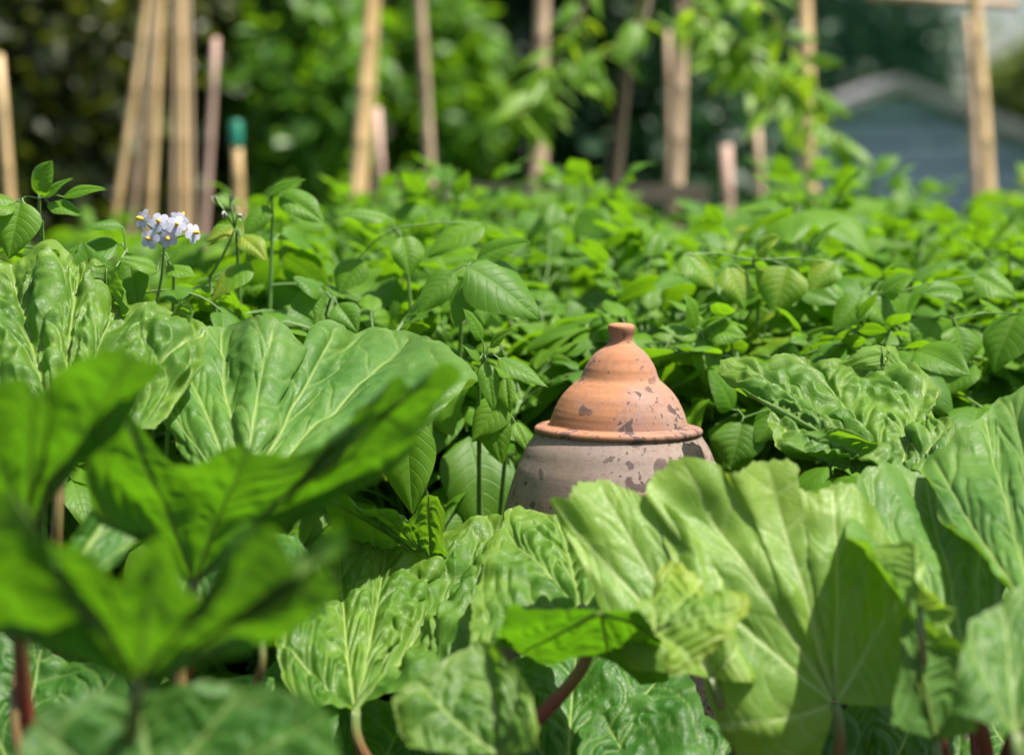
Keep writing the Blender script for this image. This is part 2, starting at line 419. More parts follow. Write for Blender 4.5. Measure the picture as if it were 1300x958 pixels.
def rhubarb_leaf(parent, base, outline, mat, side=1, bulge=0.0, zb=0.0, pucker=0.002, cell=0.02, groove=0.003, ruffle=0.0102,
                 mains=None, crown=None, curl=0.012, seed=0, stalk_r=0.009, label=None, nu=100, stalk=True, per=None, rfreq=1.0, ribs=1.0, pleat=0.016):
    O = np.array([at(*p[:3]) for p in outline])
    B = at(*base)
    n = len(O)
    bl = np.array([p[3] if len(p) > 3 else 0.0 for p in outline])
    per = per or max(9, int(250 / n))
    nvv = (n - 1) * per + 1
    tt = np.linspace(0, n - 1, nvv)
    Oe = catmull(O, tt)
    be = np.interp(tt, np.arange(n), bl)
    toward = -FWD
    C = (B + Oe) / 2 + toward * (bulge + be)[:, None] + np.array([0, 0, zb])
    def surf(u, tv):
        """u, tv arrays of same shape"""
        o = catmull(O, tv.ravel()); b_ = np.interp(tv.ravel(), np.arange(n), bl)
        c = (B + o) / 2 + toward * (bulge + b_)[:, None] + np.array([0, 0, zb])
        u_ = u.ravel()[:, None]
        return (1 - u_) ** 2 * B + 2 * u_ * (1 - u_) * c + u_ ** 2 * o
    us = np.linspace(0.015, 1, nu)
    U = us[:, None] * np.ones(nvv)[None]; V = np.ones(nu)[:, None] * tt[None]
    P = ((1 - us)[:, None, None] ** 2) * B + (2 * us * (1 - us))[:, None, None] * C[None] + (us ** 2)[:, None, None] * Oe[None]
    # upper-side normals
    du = np.gradient(P, axis=0); dv = np.gradient(P, axis=1)
    Nn = np.cross(du, dv); Nn /= np.linalg.norm(Nn, axis=2)[:, :, None] + 1e-12
    s = np.sign(np.sum(Nn[5:] * (CAM - P[5:]))) * side
    Nn = Nn * s
    # smooth the normals a little
    for _ in range(3):
        Nn[:, 1:-1] = (Nn[:, :-2] + 2 * Nn[:, 1:-1] + Nn[:, 2:]) / 4
    Nn /= np.linalg.norm(Nn, axis=2)[:, :, None] + 1e-12
    # veins
    rg = np.random.default_rng(100 + seed)
    if mains is None: mains = [0.10, 0.3, 0.5, 0.7, 0.9]
    mains = [m_ * (n - 1) if m_ < 1 else m_ for m_ in mains]
    lines = []          # (points, width, weight)
    for k, mv in enumerate(mains):
        u_ = np.linspace(0.0, 0.97, 16)
        wob = 0.06 * (n - 1) / 6 * np.sin(u_ * 3 + rg.random() * 6) * u_
        lines.append((surf(u_, mv + wob), np.linspace(0.0030, 0.0010, 16), 1.0, True))
        lo = mains[k - 1] if k else -0.4 * 1.0
        hi = mains[k + 1] if k < len(mains) - 1 else (n - 1) + 0.4
        for sgn, lim in ((-1, (mv - lo) * (0.52 if k else 0.9)), (1, (hi - mv) * (0.52 if k < len(mains) - 1 else 0.9))):
            for u0 in np.arange(0.24, 0.9, 0.15):
                u0 = u0 + rg.uniform(-0.065, 0.065)
                t_ = np.linspace(0, 1, 7)
                uu = np.clip(u0 + t_ * rg.uniform(0.16, 0.26) * (1.1 - 0.3 * t_), 0, 0.99)
                vv = mv + np.interp(u0, np.linspace(0, 0.97, 16), wob) + sgn * lim * t_ ** 0.85 * rg.uniform(0.55, 1.0) + 0.05 * lim * np.sin(t_ * 7 + rg.random() * 6)
                vv = np.clip(vv, 0, n - 1)
                lines.append((surf(uu, vv), np.linspace(0.0017, 0.0009, 7), 0.42, False))
    Pf = P.reshape(-1, 3)
    best = np.full(len(Pf), 1e9); vein = np.zeros(len(Pf)); bestm = np.full(len(Pf), 1e9)
    for pts, wd, wt, ismain in lines:
        c = pts.mean(0); rad = np.linalg.norm(pts - c, axis=1).max() + 0.05
        near = np.where(np.linalg.norm(Pf - c, axis=1) < rad)[0]
        if len(near) == 0: continue
        Q = Pf[near]
        dmin = np.full(len(near), 1e9); ww = np.full(len(near), wd[0])
        for a, b, wa in zip(pts[:-1], pts[1:], wd[:-1]):
            ab = b - a; l2 = ab @ ab + 1e-12
            t_ = np.clip((Q - a) @ ab / l2, 0, 1)
            d = np.linalg.norm(Q - a - t_[:, None] * ab, axis=1)
            q = d < dmin
            dmin[q] = d[q]; ww[q] = wa
        vein[near] = np.maximum(vein[near], wt * np.exp(-(dmin / ww) ** 2))
        best[near] = np.minimum(best[near], dmin)
        if ismain: bestm[near] = np.minimum(bestm[near], dmin)
    best = np.minimum(best, 0.1); bestm = np.minimum(bestm, 0.1)
    size = np.linalg.norm(O - B, axis=1).mean()
    # crinkle coordinates: metric
    ang = np.concatenate([[0], np.cumsum(np.linalg.norm(np.diff(Oe, axis=0), axis=1))])
    X = P.reshape(-1, 3) + seed * 3.7
    AV = np.interp(V.ravel(), tt, ang)
    uf = U.ravel()
    h = -groove * 0.55 * np.exp(-(best / 0.004) ** 2) - groove * 0.6 * np.exp(-(bestm / 0.010) ** 2)
    h += pucker * (1 - np.exp(-(best / (cell * 0.45)) ** 2)) * (0.25 + 1.1 * noise(X / (cell * 1.8) + 5))
    h += pucker * 1.5 * (0.5 - np.abs(noise(X / cell + 31))) * np.minimum(best / 0.006, 1)
    pl_w = 0.028 * (0.35 + 0.9 * uf)
    h += pleat * size / 0.25 * uf ** 0.8 * (1 - np.exp(-(bestm / pl_w) ** 1.3)) * (0.8 + 0.5 * noise(X / 0.09 + 77))
    h += 0.012 * fbm(X / 0.09 + 9, 2) * np.minimum(uf * 2, 1)
    wave = np.sin(AV * rfreq * 60 + seed) * 0.4 + noise(np.stack([AV * 24 * rfreq, uf * 2, AV * 0 + seed], 1))
    h += ruffle * wave * uf ** 3
    h += curl * np.clip((uf - 0.78) / 0.22, 0, 1) ** 2 * (0.15 + 1.3 * noise(np.stack([AV * 14, uf * 0, AV * 0 + seed + 4], 1)))
    h = h * (1 - 0.45 * np.clip((uf - 0.85) / 0.15, 0, 1))
    Pd = Pf + Nn.reshape(-1, 3) * h[:, None]
    # tiny irregular margin
    Pd = Pd.reshape(nu, nvv, 3)
    mj = 0.003 * noise(np.stack([tt * 5, tt * 0 + seed, tt * 0], 1))[:, None] + 0.0010 * noise(np.stack([tt * 17, tt * 0 + seed, tt * 0], 1))[:, None]
    dirn = Oe - B; dirn /= np.linalg.norm(dirn, axis=1)[:, None] + 1e-9
    Pd += (U ** 6)[:, :, None] * (dirn * mj)[None]
    Pd = Pd.reshape(-1, 3)
    mb = MB()
    idx = np.arange(nu * nvv).reshape(nu, nvv)
    a, b, c, d = idx[:-1, :-1].ravel(), idx[1:, :-1].ravel(), idx[1:, 1:].ravel(), idx[:-1, 1:].ravel()
    q = np.stack([a, b, c, d], 1) if s > 0 else np.stack([d, c, b, a], 1)
    Bp = at(*base)
    mb.add(Pd - Bp, q, 0, np.stack([V.ravel() / (n - 1), uf], 1))
    # raised ribs on the underside
    Ng = Nn
    for pts, wd, wt, ismain in lines:
        if not ismain or side > 0: continue
        r0 = 0.0042 * ribs * size / 0.25
        rr = np.linspace(r0, 0.0009, len(pts))
        # sample displaced surface
        kk = np.array([np.argmin(np.sum((Pf - p_) ** 2, 1)) for p_ in pts])
        pp = Pd[kk] - Nn.reshape(-1, 3)[kk] * (rr * 0.9)[:, None]
        mb.tube(pp - Bp, rr, 6, 1)
    rim = np.clip((uf - 0.72) / 0.28, 0, 1) ** 1.5
    o = mb.build('leaf', [mat, M_RIB], parent, True, {'vein': vein, 'rim': rim})
    o.matrix_parent_inverse = Matrix.Identity(4)
    pl = np.array(parent.location)
    o.location = Bp - pl
    if label: o['label'] = label
    if stalk:
        # stalk runs from the blade's base to the crown of the plant
        cr = pl if crown is None else np.array(crown)
        inward = B - O.mean(0); inward /= np.linalg.norm(inward)
        p0 = B; p3 = cr + np.array([rg.uniform(-.05, .05), rg.uniform(-.05, .05), -0.02])
        dist = np.linalg.norm(p3 - p0)
        p1 = p0 + inward * dist * 0.3 + np.array([0, 0, -0.05]); p2 = p3 + np.array([0, 0, dist * 0.45])
        t_ = np.linspace(0, 1, 22)[:, None]
        c_ = (1 - t_) ** 3 * p3 + 3 * t_ * (1 - t_) ** 2 * p2 + 3 * t_ ** 2 * (1 - t_) * p1 + t_ ** 3 * p0
        ms = MB(); ms.tube(c_ - Bp, np.linspace(stalk_r * 1.5, stalk_r * 0.75, 22), 12, 0)
        ms.build('leaf_stalk', [M_STALK], o)
    return o

def crown_at(px, d):
    p = at(px, 900, d); return (p[0], p[1], 0.0)

plA = empty('rhubarb_plant', crown_at(250, 3.25), 'rhubarb plant left of the clay forcer with one broad upright leaf fanned like a shell', 'rhubarb', 'rhubarb plants in front of the potatoes')
plE = empty('rhubarb_plant', crown_at(20, 3.35), 'rhubarb plant at the left edge under the white potato flowers, leaf deeply puckered', 'rhubarb', 'rhubarb plants in front of the potatoes')
plB = empty('rhubarb_plant', crown_at(150, 2.35), 'blurred dark rhubarb plant nearest the lens, showing leaf undersides with thick ribs', 'rhubarb', 'rhubarb plants in front of the potatoes')
plC = empty('rhubarb_plant', crown_at(560, 3.2), 'rhubarb plant with crinkled leaves low in front of the forcer, one tip yellowing', 'rhubarb', 'rhubarb plants in front of the potatoes')
plD = empty('rhubarb_plant', crown_at(1010, 3.1), 'rhubarb plant with smooth sunlit pale leaves covering the right foot of the forcer', 'rhubarb', 'rhubarb plants in front of the potatoes')
plG = empty('rhubarb_plant', crown_at(1260, 3.1), 'rhubarb plant at the right edge with a puckered leaf spread beside the clay lid', 'rhubarb', 'rhubarb plants in front of the potatoes')

# broad upright leaf
rhubarb_leaf(plA, (308, 632, 3.2), [(238, 592, 3.3), (188, 492, 3.44), (203, 447, 3.52), (235, 424, 3.56), (265, 416, 3.58), (292, 416, 3.6), (318, 402, 3.55), (345, 406, 3.53), (384, 444, 3.52), (390, 418, 3.6),
    (415, 408, 3.64), (441, 424, 3.66), (470, 421, 3.70), (497, 420, 3.68), (524, 421, 3.66), (557, 439, 3.6), (606, 475, 3.5), (581, 512, 3.4), (472, 588, 3.28)],
    M_RH, 1, bulge=0.02, pucker=0.0022, cell=0.02, groove=0.0035, ruffle=0.0102, mains=[1.0, 2.6, 4.6, 7.0, 10.6, 14.0, 16.4], seed=1, pleat=0.007, label='broad smooth upright leaf with pale fanned veins')
# puckered leaf at far left
rhubarb_leaf(plE, (78, 575, 3.2), [(-60, 600, 3.15), (-110, 480, 3.3), (-70, 370, 3.5), (-10, 348, 3.54), (34, 333, 3.57), (68, 320, 3.58), (100, 346, 3.56), (126, 342, 3.56), (152, 354, 3.54),
    (172, 388, 3.52), (210, 398, 3.52), (262, 420, 3.48), (240, 490, 3.38), (190, 560, 3.25)],
    M_RHC, 1, bulge=0.03, pucker=0.013, cell=0.022, groove=0.004, ruffle=0.0119, mains=[1.5, 3.6, 6.0, 8.5, 11.0], seed=2, label='pale green deeply puckered leaf', rfreq=1.0)
# narrow curls of its margin
rhubarb_leaf(plE, (132, 440, 3.5), [(112, 400, 3.48), (116, 344, 3.5), (136, 336, 3.52), (156, 350, 3.5), (160, 392, 3.47)], M_RHC, -1, bulge=-0.02, pucker=0.006, cell=0.018, ruffle=0.0068, seed=31, mains=[2.0], stalk=False)
rhubarb_leaf(plE, (206, 440, 3.5), [(202, 418, 3.46), (216, 396, 3.48), (231, 379, 3.5), (246, 394, 3.5), (240, 425, 3.47)], M_RHC, -1, bulge=-0.01, pucker=0.004, cell=0.015, ruffle=0.0051, seed=32, mains=[2.0], stalk=False)
rhubarb_leaf(plE, (58, 400, 3.55), [(28, 372, 3.52), (36, 336, 3.52), (66, 316, 3.54), (76, 336, 3.53), (96, 380, 3.52)], M_RHC, -1, bulge=-0.02, pucker=0.006, cell=0.018, ruffle=0.0068, seed=33, mains=[2.0], stalk=False)
# dark curled leaf behind, in shade
rhubarb_leaf(plA, (548, 716, 3.500), [(470, 700, 3.478), (432, 690, 3.469), (408, 622, 3.399), (436, 632, 3.405), (455, 649, 3.423), (475, 641, 3.416), (500, 648, 3.424), (518, 664, 3.441), (543, 634, 3.417), (560, 664, 3.450), (557, 706, 3.491)],
    M_RH, -1, bulge=-0.02, pucker=0.003, ruffle=0.0102, mains=[2.0, 5.0, 8.0], seed=3, label='curled leaf showing its dark underside', stalk_r=0.006)

# blurred foreground leaves
_at = at
def at(px, py, z): return _at(px, py, z + DSHIFT)
DSHIFT = 0.32
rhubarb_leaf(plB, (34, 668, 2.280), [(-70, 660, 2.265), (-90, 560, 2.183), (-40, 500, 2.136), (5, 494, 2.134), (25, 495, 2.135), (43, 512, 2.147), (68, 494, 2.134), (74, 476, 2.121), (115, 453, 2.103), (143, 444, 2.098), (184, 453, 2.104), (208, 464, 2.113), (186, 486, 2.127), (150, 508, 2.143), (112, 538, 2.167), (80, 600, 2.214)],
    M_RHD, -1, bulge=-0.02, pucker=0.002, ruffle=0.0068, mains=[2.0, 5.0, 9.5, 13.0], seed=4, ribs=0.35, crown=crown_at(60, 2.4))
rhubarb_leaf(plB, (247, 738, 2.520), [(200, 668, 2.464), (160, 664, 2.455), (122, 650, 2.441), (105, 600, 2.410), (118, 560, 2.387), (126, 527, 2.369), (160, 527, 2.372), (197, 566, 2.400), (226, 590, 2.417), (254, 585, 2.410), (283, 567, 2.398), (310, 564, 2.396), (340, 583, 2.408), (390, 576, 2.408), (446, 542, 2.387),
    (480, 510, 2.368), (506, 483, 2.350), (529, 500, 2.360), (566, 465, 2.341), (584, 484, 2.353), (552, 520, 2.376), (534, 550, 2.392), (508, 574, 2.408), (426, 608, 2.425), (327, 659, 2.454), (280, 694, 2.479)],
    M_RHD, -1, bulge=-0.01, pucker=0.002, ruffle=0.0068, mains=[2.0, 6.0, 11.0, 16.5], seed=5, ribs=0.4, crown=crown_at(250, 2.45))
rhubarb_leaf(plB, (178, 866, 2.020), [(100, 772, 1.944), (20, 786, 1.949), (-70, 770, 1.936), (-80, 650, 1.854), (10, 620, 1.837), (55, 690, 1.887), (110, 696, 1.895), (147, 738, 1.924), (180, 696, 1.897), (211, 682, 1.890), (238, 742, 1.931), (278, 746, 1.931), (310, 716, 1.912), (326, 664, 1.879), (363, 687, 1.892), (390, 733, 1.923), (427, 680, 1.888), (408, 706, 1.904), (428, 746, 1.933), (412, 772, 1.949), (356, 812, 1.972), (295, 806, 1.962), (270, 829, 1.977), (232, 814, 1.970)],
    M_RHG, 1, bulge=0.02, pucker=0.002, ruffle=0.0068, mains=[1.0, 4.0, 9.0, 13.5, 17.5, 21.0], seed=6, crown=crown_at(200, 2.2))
DSHIFT = 0.0
# low dark leaves under them
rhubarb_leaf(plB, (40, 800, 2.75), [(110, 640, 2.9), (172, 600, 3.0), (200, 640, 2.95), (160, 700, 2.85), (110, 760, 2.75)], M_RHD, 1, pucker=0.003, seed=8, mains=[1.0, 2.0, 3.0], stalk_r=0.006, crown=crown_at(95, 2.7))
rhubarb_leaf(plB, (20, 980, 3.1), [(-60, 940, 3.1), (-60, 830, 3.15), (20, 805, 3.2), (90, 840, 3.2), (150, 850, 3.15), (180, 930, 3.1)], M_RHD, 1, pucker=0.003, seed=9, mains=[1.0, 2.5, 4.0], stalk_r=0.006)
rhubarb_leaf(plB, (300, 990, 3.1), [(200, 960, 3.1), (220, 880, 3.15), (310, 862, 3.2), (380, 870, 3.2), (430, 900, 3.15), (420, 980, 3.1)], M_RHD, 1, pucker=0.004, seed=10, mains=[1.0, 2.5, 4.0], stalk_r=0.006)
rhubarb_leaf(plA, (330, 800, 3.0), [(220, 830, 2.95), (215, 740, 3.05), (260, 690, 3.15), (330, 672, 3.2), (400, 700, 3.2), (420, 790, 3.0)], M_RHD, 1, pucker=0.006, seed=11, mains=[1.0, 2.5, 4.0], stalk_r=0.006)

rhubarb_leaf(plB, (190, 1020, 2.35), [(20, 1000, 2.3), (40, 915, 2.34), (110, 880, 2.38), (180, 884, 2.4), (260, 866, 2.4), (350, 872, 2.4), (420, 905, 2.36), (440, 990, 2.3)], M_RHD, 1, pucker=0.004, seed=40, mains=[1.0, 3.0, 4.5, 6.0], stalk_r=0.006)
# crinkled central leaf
rhubarb_leaf(plC, (452, 900, 3.170), [(380, 905, 3.120), (350, 836, 3.220), (358, 795, 3.280), (385, 745, 3.370), (416, 710, 3.460), (438, 697, 3.490), (466, 683, 3.520), (481, 685, 3.520), (487, 696, 3.500), (505, 694, 3.510), (528, 708, 3.490), (554, 711, 3.480), (563, 674, 3.580), (589, 669, 3.590), (619, 663, 3.600), (641, 668, 3.580), (632, 720, 3.440), (612, 780, 3.300), (590, 860, 3.170)],
    M_RHC, 1, bulge=0.015, pucker=0.009, cell=0.026, groove=0.005, ruffle=0.0136, mains=[1.5, 4.5, 8.5, 12.0, 15.0], seed=12, label='dark crinkled leaf with a sunlit folded corner')
# crinkled leaf below the clay pot
rhubarb_leaf(plC, (738, 768, 3.160), [(730, 800, 3.060), (690, 784, 3.040), (650, 796, 3.020), (622, 822, 3.000), (600, 822, 3.040), (598, 770, 3.150), (618, 722, 3.250), (634, 690, 3.320), (640, 645, 3.400), (668, 646, 3.420), (708, 652, 3.400), (750, 667, 3.360), (782, 683, 3.320), (808, 702, 3.280), (834, 732, 3.220), (808, 765, 3.100), (760, 778, 3.050)],
    M_RHC, 1, bulge=0.03, pucker=0.009, cell=0.024, groove=0.005, ruffle=0.0119, mains=[2.5, 5.0, 7.6, 10.0, 12.6, 14.6], seed=13, label='dark crinkled leaf with yellow rolled rim')
# its rolled-under lower lobes
rhubarb_leaf(plC, (762, 772, 2.920), [(640, 786, 2.940), (628, 822, 3.020), (660, 826, 3.030), (697, 840, 3.060), (736, 826, 3.030), (772, 833, 3.050), (815, 872, 3.130), (850, 870, 3.130), (838, 808, 2.990), (834, 777, 2.920)],
    M_RHD, -1, bulge=0.02, pucker=0.002, ruffle=0.0068, mains=[2.0, 5.0, 8.0], seed=14, stalk=False, label='lobe curling over dark shade', stalk_r=0.006)
# lower lobe at bottom centre
rhubarb_leaf(plC, (640, 960, 2.820), [(520, 950, 2.820), (500, 890, 2.860), (560, 850, 2.900), (612, 818, 2.920), (640, 830, 2.880), (672, 880, 2.820), (690, 950, 2.760)], M_RHC, 1, bulge=0.02, pucker=0.005, seed=15, mains=[1.5, 3.0, 4.5], stalk=False)
# yellowing leaf
rhubarb_leaf(plC, (832, 800, 2.880), [(838, 836, 2.820), (856, 854, 2.820), (886, 842, 2.840), (912, 818, 2.860), (938, 790, 2.880), (952, 769, 2.900), (943, 753, 2.920), (918, 747, 2.940), (899, 762, 2.920), (891, 738, 2.970), (869, 725, 2.990), (846, 719, 3.000), (827, 741, 2.980), (806, 771, 2.940)],
    M_RHY, 1, bulge=0.02, pucker=0.005, cell=0.02, groove=0.003, ruffle=0.0085, mains=[2.0, 5.2, 9.0, 12.0], seed=16, label='yellow-green leaf tip with pale margin', stalk=False)
# pale smooth leaf left of centre right
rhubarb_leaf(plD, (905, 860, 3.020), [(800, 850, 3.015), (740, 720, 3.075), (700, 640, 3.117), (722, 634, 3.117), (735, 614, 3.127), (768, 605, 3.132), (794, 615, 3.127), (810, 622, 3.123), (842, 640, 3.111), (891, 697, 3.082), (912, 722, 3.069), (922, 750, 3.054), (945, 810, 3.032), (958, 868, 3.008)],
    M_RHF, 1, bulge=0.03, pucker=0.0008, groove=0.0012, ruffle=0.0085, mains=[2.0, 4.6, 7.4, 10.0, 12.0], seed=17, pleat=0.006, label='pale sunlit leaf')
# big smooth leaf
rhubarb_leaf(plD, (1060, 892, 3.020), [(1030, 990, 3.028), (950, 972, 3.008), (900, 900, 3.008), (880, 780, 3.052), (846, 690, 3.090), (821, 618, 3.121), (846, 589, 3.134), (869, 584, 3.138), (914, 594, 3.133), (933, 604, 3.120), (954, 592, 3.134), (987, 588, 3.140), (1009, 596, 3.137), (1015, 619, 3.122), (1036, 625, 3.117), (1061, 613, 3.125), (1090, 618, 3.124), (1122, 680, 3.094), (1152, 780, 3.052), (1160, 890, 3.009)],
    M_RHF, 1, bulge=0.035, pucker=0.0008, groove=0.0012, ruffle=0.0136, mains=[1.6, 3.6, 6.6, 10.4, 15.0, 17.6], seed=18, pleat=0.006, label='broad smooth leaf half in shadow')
# leaf with rolled left margin
rhubarb_leaf(plG, (1228, 832, 2.960), [(1196, 806, 2.900), (1152, 764, 2.860), (1139, 742, 2.880), (1108, 704, 2.940), (1078, 682, 3.020), (1082, 640, 3.140), (1092, 602, 3.240), (1110, 596, 3.260), (1139, 587, 3.290), (1165, 597, 3.290), (1204, 602, 3.290), (1236, 600, 3.290), (1262, 640, 3.190), (1272, 700, 3.100), (1262, 800, 2.980)],
    M_RH, 1, bulge=0.0, pucker=0.002, groove=0.0035, ruffle=0.0085, curl=0.02, mains=[2.5, 6.0, 9.2, 12.0], seed=19, pleat=0.006, label='leaf with rolled yellow-green margin')
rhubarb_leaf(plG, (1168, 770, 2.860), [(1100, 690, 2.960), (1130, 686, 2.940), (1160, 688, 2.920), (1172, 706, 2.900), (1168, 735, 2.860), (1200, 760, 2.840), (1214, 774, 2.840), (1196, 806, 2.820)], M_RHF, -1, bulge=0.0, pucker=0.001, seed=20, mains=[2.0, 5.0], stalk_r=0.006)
# right edge leaf
rhubarb_leaf(plG, (1320, 800, 2.840), [(1240, 700, 3.010), (1172, 600, 3.260), (1206, 572, 3.290), (1246, 541, 3.340), (1262, 523, 3.380), (1285, 508, 3.380), (1330, 500, 3.360), (1420, 560, 3.160), (1440, 720, 2.960), (1380, 840, 2.780)],
    M_RH, 1, bulge=0.02, pucker=0.004, cell=0.03, groove=0.004, ruffle=0.0102, mains=[1.5, 3.2, 5.0, 7.0], seed=21, pleat=0.006)
rhubarb_leaf(plG, (1290, 930, 2.660), [(1205, 900, 2.660), (1218, 845, 2.680), (1237, 780, 2.740), (1266, 766, 2.760), (1302, 744, 2.780), (1350, 760, 2.740), (1380, 860, 2.660)], M_RH, 1, bulge=0.02, pucker=0.002, seed=22, mains=[1.5, 3.2, 5.0])
rhubarb_leaf(plG, (1190, 940, 2.820), [(1130, 920, 2.820), (1142, 840, 2.860), (1144, 784, 2.880), (1165, 800, 2.860), (1222, 816, 2.840), (1250, 860, 2.800), (1250, 930, 2.760)], M_RH, -1, bulge=0.0, pucker=0.002, seed=23, mains=[1.5, 3.0, 5.0], stalk_r=0.006)
# puckered leaf beside the lid
rhubarb_leaf(plG, (1142, 606, 3.4), [(1090, 592, 3.36), (1112, 566, 3.38), (1054, 541, 3.42), (1012, 555, 3.44), (991, 566, 3.42), (979, 546, 3.46), (978, 520, 3.52), (993, 504, 3.56), (986, 482, 3.58), (951, 495, 3.56), (934, 488, 3.58), (911, 468, 3.62), (923, 456, 3.64), (945, 451, 3.66), (967, 470, 3.64), (988, 457, 3.68), (1019, 459, 3.7), (1048, 467, 3.68), (1090, 456, 3.72), (1140, 452, 3.7), (1188, 490, 3.62), (1184, 524, 3.54), (1210, 540, 3.48), (1203, 580, 3.4), (1172, 604, 3.34)],
    M_RHC, 1, bulge=0.03, pucker=0.010, cell=0.024, groove=0.005, ruffle=0.0136, mains=[2.5, 5.5, 9.5, 12.5, 16.5, 19.5, 22.0], seed=24, label='puckered bright leaf with lobed margin')
rhubarb_leaf(plG, (1120, 470, 3.66), [(1048, 470, 3.66), (1080, 450, 3.66), (1118, 438, 3.68), (1126, 446, 3.66), (1135, 436, 3.68), (1158, 466, 3.66), (1188, 488, 3.62)], M_RHF, -1, bulge=0.01, pucker=0.001, seed=25, mains=[2.0, 4.0], stalk=False)


for i_, (pl_, bx, by, dd_, outl) in enumerate([
    (plC, 720, 1000, 3.1, [(580, 980), (600, 890), (650, 835), (730, 815), (820, 822), (880, 870), (900, 985)]),
    (plC, 820, 1010, 2.8, [(730, 1000), (740, 930), (800, 895), (860, 900), (930, 930), (930, 1000)]),
    (plD, 980, 1010, 2.75, [(880, 1000), (900, 930), (960, 890), (1040, 892), (1090, 930), (1090, 1000)]),
    (plD, 1120, 1010, 2.8, [(1040, 1000), (1050, 930), (1100, 880), (1170, 885), (1220, 920), (1230, 1000)]),
    (plC, 470, 1010, 2.75, [(370, 1000), (390, 920), (440, 890), (520, 895), (570, 930), (580, 1000)]),
    (plG, 1330, 1010, 2.7, [(1220, 1000), (1230, 930), (1290, 890), (1370, 895), (1400, 1000)]),
    (plB, 120, 1020, 2.9, [(20, 1000), (40, 900), (110, 850), (190, 860), (230, 930), (230, 1010)]),
    (plC, 380, 1020, 3.0, [(270, 1000), (280, 900), (340, 850), (400, 845), (440, 900), (450, 1000)])]):
    rhubarb_leaf(pl_, (bx, by, 3.2), [(x_, y_, 3.2 + (1000 - y_) * 0.0012) for x_, y_ in outl], M_RHD, 1, pucker=0.005, seed=60 + i_, mains=[1.5, 3.0, 4.5], stalk_r=0.006, nu=60)

